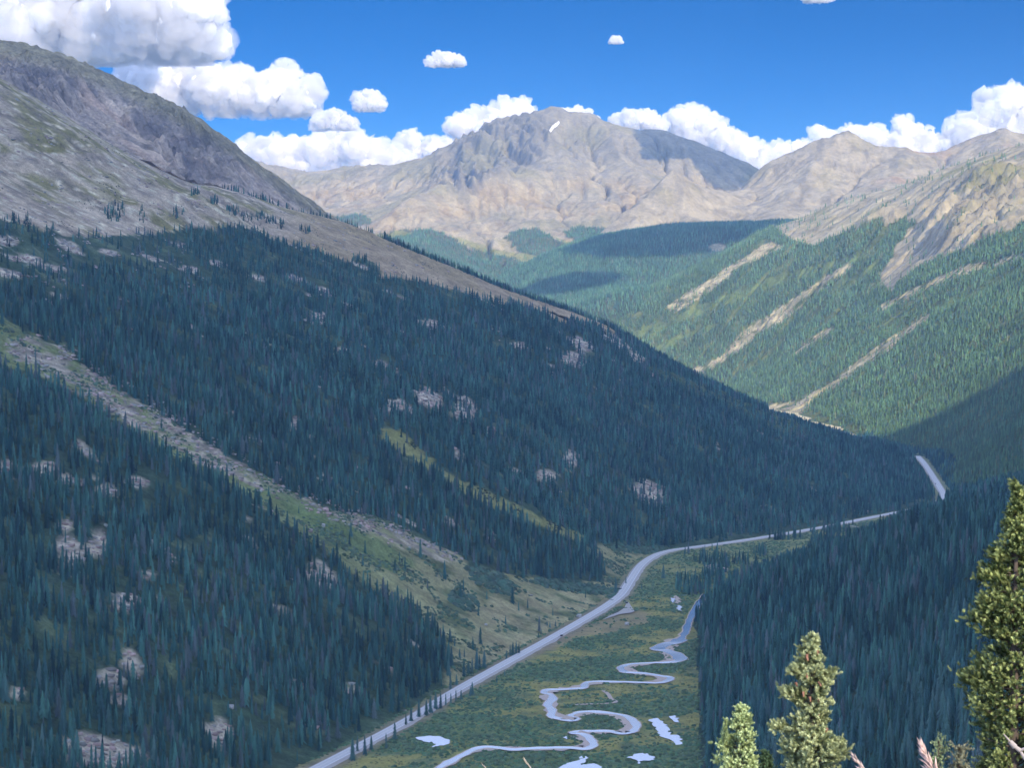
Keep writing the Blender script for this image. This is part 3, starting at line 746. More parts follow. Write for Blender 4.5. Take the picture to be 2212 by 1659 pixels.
# scattered small trees in the chute and on the fan
x, y, z, X, Y, r = scatter(B, 7.0, 32)
k = (z > vz(y) + .2) & (r.uniform(0, 1, len(x)) < .96 * (1 - .75 * sstep(.2, .4, fbm(x, y, 16, 2, 152))) * (1 - .6 * sstep(7, 0, z - vz(y)) * (fbm(x, y, 30, 2, 153) > 0)))
x, y, z, X, Y = (q[k] for q in (x, y, z, X, Y))
add_trees(x, y, z, (9 + 15 * r.beta(1.7, 1.4, len(x))) * np.where(r.uniform(0, 1, len(x)) < .12, .6, 1), r.uniform(.8, 1.4, len(x)), tree_col(x, y, r, .08), np.where(y < 2350, 0, 1))
# right mountain
x, y, z, X, Y, r = scatter(C, 6.9, 33)
pt = Pt(x, y); bare, strip, mead = masks_C(X, Y, pt)
nn = fbm(x, y, 110, 3, 144)
dens = .97 * (1 - .96 * bare) * (1 - .92 * strip) * (1 - .82 * mead) * (1 - .7 * sstep(.18, .35, nn) * (Y < 800)) * (1 - .5 * sstep(620, 520, Y) * sstep(-.05, .2, nn))
dens = np.where(z < vz(y) + 1.5, 0, dens)
k = r.uniform(0, 1, len(x)) < dens
x, y, z = x[k], y[k], z[k]
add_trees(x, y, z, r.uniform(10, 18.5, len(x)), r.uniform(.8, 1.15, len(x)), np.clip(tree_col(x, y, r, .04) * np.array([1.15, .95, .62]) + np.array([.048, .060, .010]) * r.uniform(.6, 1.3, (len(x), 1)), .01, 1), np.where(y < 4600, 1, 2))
# middle hill and the foot of the central massif
x, y, z, X, Y, r = scatter(F, 9.0, 34)
k = r.uniform(0, 1, len(x)) < .92 * (blob(X, Y, 1550, 535, 18, 9) > 1)
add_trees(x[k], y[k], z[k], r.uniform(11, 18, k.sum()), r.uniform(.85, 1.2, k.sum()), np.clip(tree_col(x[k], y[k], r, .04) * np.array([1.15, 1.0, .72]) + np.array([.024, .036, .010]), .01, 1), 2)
x, y, z, X, Y, r = scatter(E, 10.0, 35, (-900, 500, 7700, 9800))
pt = Pt(x, y); fo = np.max([soft(p, X, Y, pt, 101 + i, 6, 16) for i, p in enumerate(E_FOREST)], 0); gr = np.max([soft(p, X, Y, pt, 111 + i, 4, 16) for i, p in enumerate(E_GRASS)], 0)
k = r.uniform(0, 1, len(x)) < fo * (1 - .9 * gr) * .85
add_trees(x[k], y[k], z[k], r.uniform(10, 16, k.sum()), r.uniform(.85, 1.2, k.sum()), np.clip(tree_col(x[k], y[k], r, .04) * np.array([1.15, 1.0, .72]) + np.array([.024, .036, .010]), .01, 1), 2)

# valley-floor trees
class VL(Layer): pass
VLY = Layer(-600, 1450, 900, 6000, 10.0); VLY.Z = vz(VLY.Y)
x, y, z, X, Y, r = scatter(VLY, 6.5, 36, (-300, 1400, 1300, 5800))
rdist = roadside(x, y)
vcl = np.min([blob(X, Y, *q) for q in ((1532,1207,34,18),(1810,1140,34,17),(1756,1148,9,11),(1778,1172,28,12),(1690,1160,40,8),(1480,1195,16,9),(1600,1215,18,9),(1640,1196,16,7),(1500,1268,40,20),(1540,1245,24,16),(1560,1225,16,12),(1860,1120,20,6),(1930,1105,30,8))], 0)
dens = np.where(vcl < 1, .8, 0) * (rdist > 10)
far = (y > 3350) & (x > np.interp(y, [3350, 4150, 5000, 5700], [600, 735, 700, 640])) & (rdist > 13); dens = np.where(far & (y < 4720), .9, dens)
dens = np.where((y > 4720) & (fbm(x, y, 50, 3, 145) > .1), .5, dens)
k = r.uniform(0, 1, len(x)) < dens
add_trees(x[k], y[k], z[k], r.uniform(7, 15, k.sum()), r.uniform(.9, 1.3, k.sum()), tree_col(x[k], y[k], r, .06), np.where(y[k] < 3000, 0, 1))
ALLT = np.concatenate(TREES)
def hides_road(T):
    """trees tall enough to stand in front of the open stretches of the road"""
    segs = [(a, b, 1.0) for a, b in zip(ROADF[1:13], ROADF[2:14])] + [(ROADF[13], ROADF[14], .8), (ROADF[14], ROADF[15], .75), (ROADF[15], ROADF[16], .6), (ROADF[17], ROADF[18], .6), (ROADF[19], ROADF[20], .95), (ROADF[22], ROADF[23], .4)] + [(a, b, 1.0) for a, b in zip(ROADF[24:28], ROADF[25:29])]
    segs += [((1664, 874), (1712, 886), 1.0), ((1712, 886), (1760, 905), .95), ((1760, 905), (1860, 935), .85), ((1690, 873), (1780, 903), .9), ((1760, 898), (1865, 929), .85)]
    r = np.random.default_rng(3); out = np.zeros(len(T), bool); luck = r.uniform(0, 1, len(T))
    for fr in (0, .35, .7, 1.0):
        X, Y = pix(T[:, 0], T[:, 1], T[:, 2] + fr * T[:, 3])
        for (ax, ay), (bx, by), pr in segs:
            t = np.clip(((X - ax) * (bx - ax) + (Y - ay) * (by - ay)) / ((bx - ax) ** 2 + (by - ay) ** 2), 0, 1)
            out |= (np.hypot(X - ax - t * (bx - ax), Y - ay - t * (by - ay)) < 4.5) & (luck < pr)
    return out
ALLT = ALLT[~hides_road(ALLT)]

# the 300 conifers that show largest stand as objects; the rest of the forest is one mass
px_, py_ = pix(ALLT[:, 0], ALLT[:, 1], ALLT[:, 2] + ALLT[:, 3] * .6)
inview = (px_ > 10) & (px_ < 2200) & (py_ < 1640) & seen(ALLT[:, 0], ALLT[:, 1], ALLT[:, 2], 10, 2.0)
px0, py0 = pix(ALLT[:, 0], ALLT[:, 1], ALLT[:, 2])
size = ALLT[:, 3] / ALLT[:, 1] * inview * (np.abs(px_ - 2190) > 100) * (ALLT[:, 8] == 0)
N_SINGLE = 262
pick = np.argsort(-size)[:N_SINGLE]
rest = np.ones(len(ALLT), bool); rest[pick] = False

def merge_trees(arr, kinds, seed):
    r = np.random.default_rng(seed); VV = []; FF = []; CC = []; off = 0
    which = r.integers(0, len(kinds), len(arr)); ang = r.uniform(0, 6.28, len(arr))
    for q, (bv, bt, bs) in enumerate(kinds):
        a = arr[which == q]; th = ang[which == q]
        if not len(a): continue
        ca, sa = np.cos(th)[:, None], np.sin(th)[:, None]
        h = a[:, 3:4]; w = h * a[:, 4:5]
        vx = a[:, 0:1] + w * (bv[:, 0] * ca - bv[:, 1] * sa); vy = a[:, 1:2] + w * (bv[:, 0] * sa + bv[:, 1] * ca); vz_ = a[:, 2:3] - .4 + h * bv[:, 2]
        VV.append(np.stack([vx, vy, vz_], -1).reshape(-1, 3))
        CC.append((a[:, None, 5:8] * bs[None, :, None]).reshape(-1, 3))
        FF.append((bt[None] + (np.arange(len(a)) * len(bv))[:, None, None]).reshape(-1, 3) + off); off += len(a) * len(bv)
    return np.concatenate(VV), np.concatenate(FF), np.concatenate(CC)
arr = ALLT[rest]
parts = [merge_trees(arr[arr[:, 8] == lod], kk, 50 + lod) for lod, kk in ((0, NEAR), (1, MID), (2, FAR))]
off = 0; FF = []
for v, f, c_ in parts: FF.append(f + off); off += len(v)
o = link("conifer_forest", mesh_np("conifer_forest", np.concatenate([p[0] for p in parts]), np.concatenate(FF), np.concatenate([p[2] for p in parts]), smooth=False), MAT_FOL)
tag(o, "dark conifer forest covering the mountain slopes round the valley", "forest", kind="stuff")
print("TREES", len(ALLT), "tris", len(o.data.polygons))

# single spruces: crown and trunk
def tube(v, f, p0, p1, r0, r1, k=6):
    p0 = np.array(p0, float); p1 = np.array(p1, float); d = p1 - p0; d /= np.linalg.norm(d)
    a = np.cross(d, [0, 0, 1] if abs(d[2]) < .9 else [1, 0, 0]); a /= np.linalg.norm(a); b = np.cross(d, a); i0 = len(v)
    for p, r in ((p0, r0), (p1, r1)):
        for j in range(k):
            t = 2 * math.pi * j / k; v.append(p + r * (a * math.cos(t) + b * math.sin(t)))
    for j in range(k): f.append((i0 + j, i0 + (j + 1) % k, i0 + k + (j + 1) % k, i0 + k + j))
def tube_mesh(name, segs, k=6, col=None):
    v = []; f = []
    for s in segs: tube(v, f, *s, k=k)
    return mesh_np(name, np.array(v), np.array(f), None if col is None else np.tile(col, (len(v), 1)))
crown_me = []
for i in range(6):
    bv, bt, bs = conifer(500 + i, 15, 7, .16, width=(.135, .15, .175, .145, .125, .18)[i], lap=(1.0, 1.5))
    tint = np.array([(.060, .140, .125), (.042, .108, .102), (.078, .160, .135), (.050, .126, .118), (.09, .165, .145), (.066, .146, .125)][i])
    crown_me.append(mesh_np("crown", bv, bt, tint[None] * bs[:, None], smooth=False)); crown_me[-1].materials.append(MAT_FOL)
trunk_me = tube_mesh("trunk", [((0, 0, -.03), (0, 0, .55), .014, .008), ((0, 0, .55), (0, 0, .97), .008, .002)]); trunk_me.materials.append(MAT_BARK)
def spruce(x, y, z, h, w, kind, ang, label, group=None, name="spruce_tree"):
    e = bpy.data.objects.new(name, None); COL.objects.link(e); e.empty_display_size = .3
    e.location = (x, y, z); e.rotation_euler = (0, 0, ang); e.scale = (h * w, h * w, h)
    tag(e, label, "tree", group)
    for nm, me in (("crown", crown_me[kind]), ("trunk", trunk_me)):
        c = bpy.data.objects.new(nm, me); COL.objects.link(c); c.parent = e
    return e
for q in ALLT[pick]:
    X, Y = pix(q[0], q[1], q[2])
    if q[0] > 60:
        lab, gr = "dark green spruce packed in the shaded forest on the near right slope", "spruces of the near right forest"
    elif X > 640 and Y > 1440:
        lab, gr = "dark spruce at the lower edge of the left hillside forest, just above the road", "spruces along the forest edge above the road"
    else:
        lab, gr = "tall dark spruce in the shaded forest at the foot of the left hillside", "spruces of the lower left forest"
    spruce(q[0], q[1], q[2] - .4, q[3], q[4], random.randrange(6), random.uniform(0, 6.28), lab, gr)
# roadside and lone spruces: photo pixel of the base, height in metres
def lone(fx, fy, h, w, label, group=None):
    p = on_valley(fx, fy); zz = max(p[2], float(D.at(p[0], p[1])))
    # on the hill the sight line meets the slope sooner
    if D.at(p[0], p[1]) > p[2]:
        lo, hi = 900.0, p[1]
        for _ in range(40):
            m = .5 * (lo + hi); q = P(fx, fy, m)
            if D.at(q[0], q[1]) > q[2]: hi = m
            else: lo = m
        p = P(fx, fy, hi); zz = p[2]
    return spruce(p[0], p[1], zz - .3, h, w, random.randrange(6), random.uniform(0, 6.28), label, group)
for fx, fy, h in ((762,1642,15),(772,1625,12),(788,1630,13),(802,1620,10),(834,1618,11),(853,1600,13),(877,1568,9),(888,1560,11),(905,1551,14),(921,1546,12),(930,1540,13),(941,1532,13),(952,1530,12),(963,1523,9),(974,1519,8),(985,1515,9),(996,1512,8),(1020,1500,10),(1016,1503,8),(1073,1475,6),(1090,1460,5)):
    lone(fx, fy, h, 1.15, "dark spruce in the row between the road and the wet meadow", "spruces in a row below the road")
for fx, fy, h in ((1002,1462,14),(1012,1456,11),(1020,1454,13),(1030,1447,18),(1036,1446,12),(1046,1444,15),(1003,1420,8)):
    lone(fx, fy, h, 1.2, "dark spruce in the clump above the road, at the foot of the dry fan", "spruces in a clump on the dry fan")
for fx, fy, h in ((1102,1417,10),(1108,1416,12),(1115,1414,12),(1121,1413,10),(1094,1424,8)):
    lone(fx, fy, h, 1.2, "small dark spruce in the tight group beside the road's straight", "spruces in the tight group by the road straight")
for fx, fy, h in ((972,1387,12),(960,1390,9),(982,1396,7),(993,1424,9),(975,1440,17),(969,1460,14),(973,1490,13),(986,1480,9)):
    lone(fx, fy, h, 1.2, "spruce standing loose at the lower right corner of the left forest, on dry grass", "loose spruces at the forest corner")
for fx, fy, h in ((1163,1378,5),(1169,1370,5),(1182,1352,5),(1188,1356,6),(1200,1354,6)):
    lone(fx, fy, h, 1.5, "low bushy young spruce on the pale bank above the road", "young spruces on the bank above the road")
for fx, fy, h, lab in ((1433,1249,15,"lone spruce beside the road bend, left of the other lone meadow spruce"), (1464,1262,15,"lone dark spruce in the meadow between road bend and stream"), (1386,1272,6,"small spruce at the inner side of the road bend"),
                       (1330,1282,17,"tall narrow spruce on the fan left of the road bend"), (1352,1262,9,"short spruce between the fan thicket and the road bend"), (1757,1155,14,"broad dark spruce alone on the upper meadow")):
    lone(fx, fy, h, 1.25, lab)

# ------------------------------------------------------------------ low growth on meadow, chute and fan (nobody could count it)
MAT_SHRUB = foliage_mat("willow_foliage")
def bush(seed):
    r = np.random.default_rng(seed); V = [(0, 0, 1.0)]; S = [1.0]; T = []
    k = 6
    for ring, (rad, z) in enumerate(((.55, .8), (1.0, .25))):
        for j in range(k):
            a = 2 * math.pi * (j + .5 * ring) / k; q = r.uniform(.75, 1.25)
            V.append((rad * q * math.cos(a), rad * q * math.sin(a), z * r.uniform(.7, 1.2) - (.35 if ring else 0))); S.append(r.uniform(.8, 1.2))
    for j in range(k):
        j2 = (j + 1) % k
        T += [(0, 1 + j, 1 + j2), (1 + j, 1 + k + j, 1 + j2), (1 + j2, 1 + k + j, 1 + k + j2)]
    return np.array(V), np.array(T), np.array(S)
BUSH = [bush(600 + i) for i in range(6)]
SH = []
def shrubs_on(zf, x, y, dens, hr, col, r):
    k = r.uniform(0, 1, len(x)) < dens; x, y = x[k], y[k]
    h = r.uniform(*hr, len(x)); z = zf(x, y)
    c = np.array(col)[None] * r.uniform(.6, 1.35, (len(x), 1)); c[:, 0] *= r.uniform(.85, 1.3, len(x))
    SH.append(np.column_stack([x, y, z, h, r.uniform(.8, 1.6, len(x)), c, np.zeros(len(x))]))
STREAMS = []
def crop8(q): return [(733.2 + a * .35364, 1072.7 + b * .35364) for a, b in q]
RIVER = crop8([(2240,600),(2190,660),(2150,735),(2128,785),(2115,830),(2090,868),(2055,893),(2000,905),(1945,932),(1992,946),(2050,965),(2082,992),(2058,1011),(1990,1018),(1900,1021),(1800,1026),(1722,1045),(1742,1074),(1800,1080),(1880,1086),(1960,1100),(2022,1112),
     (1990,1136),(1930,1143),(1850,1140),(1740,1137),(1640,1135),(1545,1135),(1500,1148),(1490,1172),(1430,1178),(1350,1184),(1280,1184),(1248,1202),(1290,1216),(1300,1245),(1272,1275),(1300,1312),(1292,1345),(1350,1363),(1420,1375),(1442,1362),(1412,1345),
     (1450,1326),(1530,1318),(1620,1325),(1700,1335),(1762,1352),(1812,1402),(1790,1437),(1730,1455),(1660,1440),(1560,1438),(1470,1438),(1428,1450),(1500,1460),(1540,1500),(1552,1527),(1500,1546),(1400,1540),(1280,1540),(1150,1545),(1060,1551),(980,1541),
     (900,1535),(830,1546),(780,1572),(700,1612),(620,1657),(540,1715)])
RIVW = np.array([on_valley(*q) for q in RIVER])
PONDS = [crop8(q) for q in ([(1895,1378),(1915,1370),(1945,1369),(1980,1390),(2010,1420),(2030,1460),(2072,1464),(2097,1505),(2060,1530),(2062,1552),(2020,1545),(2045,1520),(2030,1490),(1980,1475),(1950,1465),(1930,1420)],
     [(2012,1355),(2050,1343),(2078,1385),(2050,1381)], [(1763,1600),(1800,1582),(1860,1577),(1928,1596),(1910,1616),(1852,1620),(1832,1640),(1812,1621)],
     [(1320,1668),(1380,1640),(1470,1620),(1512,1597),(1500,1630),(1470,1646),(1560,1640),(1610,1659),(1640,1690),(1330,1700)],
     [(455,1482),(530,1470),(620,1474),(682,1498),(650,1520),(560,1536),(592,1514),(500,1497)], [(2025,622),(2048,628),(2045,650),(2020,646)],[(2062,670),(2090,676),(2088,704),(2058,694)], [(1455,1600),(1475,1590),(1492,1601),(1470,1607)], [(1370,1478),(1386,1470),(1392,1482),(1378,1488)])]
PONDS += [[(1731,1186),(1752,1186),(1744,1192),(1750,1209),(1741,1207),(1738,1195)], [(1645,1209),(1656,1209),(1654,1217),(1649,1217)], [(1556,1231),(1562,1240),(1570,1236),(1564,1228)]]
def dist_line(x, y, pts):
    d = np.full(len(x), 1e9)
    for a, b in zip(pts[:-1], pts[1:]):
        t = np.clip(((x - a[0]) * (b - a)[0] + (y - a[1]) * (b - a)[1]) / max((b - a)[:2] @ (b - a)[:2], 1e-6), 0, 1)
        d = np.minimum(d, np.hypot(x - a[0] - t * (b - a)[0], y - a[1] - t * (b - a)[1]))
    return d
x, y, z, X, Y, r = scatter(VLY, 2.6, 37, (-300, 700, 1250, 3300))
rdist = roadside(x, y); rv = dist_line(x, y, RIVW)
inp = np.any([inpoly(p, X, Y) for p in PONDS], 0)
dens = .45 + .5 * sstep(-.2, .2, fbm(x, y, 40, 3, 146)); dens *= (rdist > 11) * (rv > 6.5) * ~inp * (D.at(x, y) < vz(y) + .3)
dens *= 1 - .9 * soft([(1160,1405),(1255,1360),(1330,1322),(1400,1320),(1400,1345),(1330,1365),(1250,1378),(1160,1420)], X, Y, Pt(x, y), 123, 6)
dens *= np.where(y > 2150, .5, 1)
olive = sstep(.0, .3, fbm(x, y, 90, 4, 121))
VFN = lambda x, y: vz(y) + vbump(x, y) - .35
k1 = r.uniform(0, 1, len(x)) < olive
shrubs_on(VFN, x[k1], y[k1], dens[k1] * .6, (.5, 1.2), (.19, .22, .085), r)
shrubs_on(VFN, x[~k1], y[~k1], dens[~k1], (.8, 2.0), (.10, .18, .088), r)
x, y, z, X, Y, r = scatter(D, 3.4, 38)
pt = Pt(x, y); t = soft(CHUTE, X, Y, pt, 63, 7)
nn = fbm(x, y, 45, 4, 147)
dry = sstep(960, 1050, X) * sstep(1240, 1290, Y)
dens = t * sstep(-.15 + .25 * dry, .25 + .25 * dry, nn) * (roadside(x, y) > 9) * np.where((X < 640) & (Y > 0), .55, .9)
shrubs_on(D.at, x, y, dens, (.8, 2.2), (.095, .16, .09), r)
dens = soft(ASPEN, X, Y, pt, 67, 6) * .8
shrubs_on(D.at, x, y, dens, (1.5, 3.5), (.085, .140, .062), r)
thick = np.max([sstep(1.1, .8, blob(X, Y, *q)) for q in ((1235,1268,95,12,8),(1330,1290,20,14,-60),(1380,1185,70,12,5),(1060,1255,60,22,25),(1000,1300,40,18,25),(1090,1170,50,8,25))], 0)
shrubs_on(D.at, x, y, thick * .8, (1.5, 3.6), (.08, .15, .095), r)
spots = sstep(.15, .35, fbm(x, y, 30, 3, 148)) * (1 - t) * soft(CHUTE2, X, Y, pt, 66, 6); shrubs_on(D.at, x, y, spots, (.8, 1.8), (.05, .075, .035), r)
tun = soft(BARE_TOP, X, Y, pt, 60) * sstep(.28, .4, fbm(x, y, 50, 3, 149)) * (y < 3500); shrubs_on(D.at, x, y, tun * .3, (.5, 1.2), (.055, .065, .034), r)
sh = np.concatenate(SH)
v, f, c_ = merge_trees(sh, BUSH, 77)
o = link("willow_shrubs", mesh_np("willow_shrubs", v, f, c_), MAT_SHRUB); tag(o, "low green willow shrubs over the wet meadow, the chute and the fan", "shrubs", kind="stuff")
print("SHRUBS", len(sh))

# talus: loose rocks in the debris chute, on outcrops and scree
MAT_TALUS = foliage_mat("talus_stone")
def rock(seed):
    bm = bmesh.new(); bmesh.ops.create_icosphere(bm, subdivisions=1, radius=1); r = np.random.default_rng(seed)
    V = np.array([v.co[:] for v in bm.verts]) * r.uniform(.7, 1.2, (len(bm.verts), 1)) * np.array([1, .9, .6]); T = np.array([[v.index for v in f.verts] for f in bm.faces]); bm.free()
    return V, T, r.uniform(.85, 1.15, len(V))
ROCKS = [rock(700 + i) for i in range(5)]
SH = []
x, y, z, X, Y, r = scatter(D, 3.6, 39); pt = Pt(x, y)
deb = soft([(100,720),(220,790),(340,865),(500,965),(640,1045),(800,1105),(1000,1205),(960,1215),(760,1140),(600,1075),(450,1010),(300,930),(180,860),(60,800),(0,740)], X, Y, pt, 64, 10)
nn = fbm(x, y, 30, 3, 150)
dens = np.maximum(deb * .75 * sstep(-.3, .2, nn), outcrops(X, Y, pt) * .8)
dens = np.maximum(dens, soft(BARE_TOP, X, Y, pt, 60) * .25 * sstep(.1, .4, nn) * (X < 800))
dens = np.maximum(dens, .3 * sstep(.15, .4, nn) * (Y < 620) * (Y > 470) * (X < 420))
shrubs_on(D.at, x, y, dens, (.7, 2.9), (.34, .31, .27), r)
x, y, z, X, Y, r = scatter(C, 7.0, 40); pt = Pt(x, y); bare, strip, mead = masks_C(X, Y, pt)
shrubs_on(C.at, x, y, strip * .3, (1.5, 3.6), (.30, .265, .22), r)
v, f, c_ = merge_trees(np.concatenate(SH), ROCKS, 78)
o = link("talus", mesh_np("talus", v, f, c_, smooth=False), MAT_TALUS); tag(o, "pale loose rocks in the debris chute and on the outcrops", "rocks", kind="stuff")
# ------------------------------------------------------------------ road, turnout, water
MAT_ROAD = simple_mat("asphalt", (.52, .51, .50), .8, .12, .3)
MAT_PAINT = simple_mat("road_paint", (.75, .72, .60), .7, .1, 1)
MAT_PAINTW = simple_mat("white_paint", (.8, .8, .8), .7, .1, 1)
MAT_GRAVEL = simple_mat("pale_gravel", (.42, .39, .36), .95, .2, .8)
MAT_SAND = simple_mat("river_sand", (.50, .40, .33), .95, .2, .5)
MAT_DIRT = simple_mat("dirt_track", (.36, .32, .26), .95, .2, .5)
def smooth_line(p, n=6):
    p = np.array(p, float); out = []
    q = np.vstack([2 * p[0] - p[1], p, 2 * p[-1] - p[-2]])
    for i in range(1, len(q) - 2):
        for t in np.linspace(0, 1, n, endpoint=False):
            a, b, c, d = q[i - 1], q[i], q[i + 1], q[i + 2]
            out.append(.5 * (2 * b + (c - a) * t + (2 * a - 5 * b + 4 * c - d) * t * t + (3 * b - a - 3 * c + d) * t ** 3))
    out.append(p[-1]); return np.array(out)
def ribbon(name, line, offs, zoff, mat, zf=None, skirt=0.0):
    """strip along a line; offs: list of (offset, dz) across, or callable(i)->list"""
    L = np.array(line); t = np.gradient(L[:, :2], axis=0); t /= np.hypot(t[:, 0], t[:, 1])[:, None]
    n = np.stack([-t[:, 1], t[:, 0]], 1); V = []; k = None
    for i in range(len(L)):
        o_ = offs(i) if callable(offs) else offs; k = len(o_)
        for a, dz in o_: V.append((L[i, 0] + n[i, 0] * a, L[i, 1] + n[i, 1] * a, (L[i, 2] if zf is None else zf(L[i, 0], L[i, 1])) + zoff + dz))
    i = np.arange(len(L) * k).reshape(len(L), k)
    f = np.stack([i[:-1, :-1], i[:-1, 1:], i[1:, 1:], i[1:, :-1]], -1).reshape(-1, 4)[:, ::-1]
    return link(name, mesh_np(name, np.array(V), f), mat)
RL = smooth_line(ROADW, 8)
def roadw(i): return 5.6
tag(ribbon("road_verge", RL, [(8.6, -2.2), (5.1, -.05), (-5.1, -.05), (-8.6, -2.2)], .75, MAT_GRAVEL), kind="structure")
tag(ribbon("road", RL, [(4.1, -.02), (0, .03), (-4.1, -.02)], .80, MAT_ROAD), kind="structure")
for nm, a, m in (("road_marking", 0.0, MAT_PAINT), ("road_marking", 3.5, MAT_PAINTW), ("road_marking", -3.5, MAT_PAINTW)):
    tag(ribbon(nm, RL, [(a + .16, 0), (a - .16, 0)], .845 - .006 * abs(a), m), kind="structure")
def polygon(name, pts, zoff, mat, depth=.0, rag=0.0, seed=0, flat=False, zf=None):
    w = [on_valley(*q) for q in pts]
    if rag:
        r = np.random.default_rng(seed); o2 = []
        for a, b in zip(w, w[1:] + w[:1]):
            n = max(2, int(np.hypot(*(b - a)[:2]) / 2.5))
            for t in np.arange(n) / n: o2.append(a + (b - a) * t + np.array([*r.normal(0, rag, 2), 0]))
        w = o2
    z0 = np.mean([q[2] for q in w])
    co = [Vector((q[0], q[1], (z0 if flat else vz(q[1])) + zoff)) for q in w]
    tri = geometry.tessellate_polygon([co])
    f = np.array(tri); v = np.array([tuple(q) for q in co])
    a, b, c_ = v[f[:, 0]], v[f[:, 1]], v[f[:, 2]]
    nz = np.cross(b - a, c_ - a)[:, 2]; f[nz < 0] = f[nz < 0][:, ::-1]
    return link(name, mesh_np(name, v, f), mat)
zz = lambda q: [((1500 + a / 3.687) * .7332, (1550 + b / 3.687) * .7332) for a, b in q]
tag(polygon("gravel_turnout", zz([(1010,1030),(1110,975),(1255,890),(1275,845),(1300,840),(1362,935),(1330,950),(1200,968),(1100,1000)]), .775, MAT_GRAVEL), kind="structure")
MAT_ISLE = simple_mat("verge_grass", (.075, .075, .04), .95, .3, .5)
tag(polygon("verge_island", zz([(1112,975),(1160,938),(1225,893),(1262,882),(1240,908),(1180,948)]), .79, MAT_ISLE), kind="structure")
tl = smooth_line([on_valley(*q) for q in ((1838,1136),(1850,1139),(1868,1142),(1888,1144),(1905,1144),(1922,1140))], 5)
tag(ribbon("dirt_track", tl, [(3, 0), (-3, 0)], .4, MAT_DIRT), kind="structure")
for k, (pts) in enumerate(([(1795,1122),(1815,1117),(1850,1112),(1880,1110),(1870,1116),(1830,1122)], [(1795,1180),(1830,1172),(1868,1160),(1872,1166),(1850,1178),(1810,1186)], [(1520,1224),(1545,1218),(1572,1230),(1566,1240),(1545,1236)], [(1452,1292),(1462,1288),(1474,1300),(1462,1306)])):
    tag(polygon("gravel_flat", pts, .30, MAT_SAND if k >= 2 else MAT_DIRT, rag=.8, seed=k), kind="structure")

wm, n, l, b = node_mat("stream_water")
b.inputs['Base Color'].default_value = (.02, .035, .04, 1); b.inputs['Roughness'].default_value = .06; b.inputs['IOR'].default_value = 2.6
b.inputs['Specular IOR Level'].default_value = 1.0
tc = n.new("ShaderNodeTexCoord"); no = n.new("ShaderNodeTexNoise"); no.inputs['Scale'].default_value = .6; no.inputs['Detail'].default_value = 3
bp = n.new("ShaderNodeBump"); bp.inputs['Strength'].default_value = .05; bp.inputs['Distance'].default_value = .1
l.new(tc.outputs['Object'], no.inputs['Vector']); l.new(no.outputs[0], bp.inputs['Height']); l.new(bp.outputs[0], b.inputs['Normal'])
RV = smooth_line(RIVW, 6); rr = np.random.default_rng(5)
wn = fbm(RV[:, 0], RV[:, 1], 18, 3, 160); wn2 = fbm(RV[:, 0], RV[:, 1], 9, 2, 161)
kap = np.gradient(np.unwrap(np.arctan2(np.gradient(RV[:, 1]), np.gradient(RV[:, 0]))))
ks = np.convolve(kap, np.ones(9) / 9, mode='same')
wid = 2.9 + 1.7 * wn + np.where((RV[:, 1] > 1790) & (RV[:, 1] < 1900), 3.0, 0)
bar = lambda i: [(wid[i] + .9 + (6.5 * min(1, abs(ks[i]) * 14) if ks[i] > 0 else 0) + 1.5 * wn2[i], 0), (-wid[i] - .9 - (6.5 * min(1, abs(ks[i]) * 14) if ks[i] < 0 else 0) + 1.5 * wn2[i], 0)]
tag(ribbon("gravel_bar", RV, bar, .42, MAT_SAND, zf=lambda x, y: vz(y)), kind="structure")
tag(ribbon("stream", RV, lambda i: [(wid[i] + .8 * wn2[i], 0), (0, .0), (-wid[i] + .8 * wn2[i], 0)], .47, wm, zf=lambda x, y: vz(y)), kind="structure")
oxb = smooth_line([on_valley(*q) for q in crop8([(1610,1190),(1640,1210),(1660,1240),(1690,1258),(1640,1268),(1540,1272),(1440,1276)])], 6)
tag(ribbon("gravel_bar", oxb, [(1.6, 0), (-1.6, 0)], .42, MAT_SAND), kind="structure")
for i, p in enumerate(PONDS):
    tag(polygon("pond", p, .48, wm, rag=.7, seed=20 + i, flat=(i not in (9, 10, 11))), kind="structure")

# snow patch high on the central peak
MAT_SNOW = simple_mat("snow", (.86, .87, .90), .6, .05, .05)
def drape(name, pts, L, mat, lift, n=14):
    q = np.array(pts, float); c_ = q.mean(0); V = []; F_ = []
    ring = []
    for a, b_ in zip(q, np.roll(q, -1, 0)):
        for t in np.linspace(0, 1, 4, endpoint=False): ring.append(a + (b_ - a) * t)
    ring = np.array(ring); m = len(ring); rings = 6
    for k in range(rings + 1):
        for p in ring:
            fx, fy = c_ + (p - c_) * (k / rings)
            lo, hi = 9600.0, 11500.0
            ys = np.linspace(lo, hi, 300); pts3 = np.array([P(fx, fy, yy) for yy in ys])
            hit = np.argmax(L.at(pts3[:, 0], pts3[:, 1]) > pts3[:, 2]); w = pts3[hit]
            V.append((w[0], w[1] - lift, float(L.at(w[0], w[1])) + lift))
    for k in range(rings):
        for j in range(m): F_.append((k * m + j, k * m + (j + 1) % m, (k + 1) * m + (j + 1) % m, (k + 1) * m + j))
    return link(name, mesh_np(name, np.array(V), np.array(F_)), mat)
tag(drape("snow_patch", [(1186,286),(1192,277),(1199,270),(1206,265),(1209,268),(1203,276),(1196,281),(1190,288)], E, MAT_SNOW, 6.0), "small white snow patch just below the summit of the central peak", "snow patch")

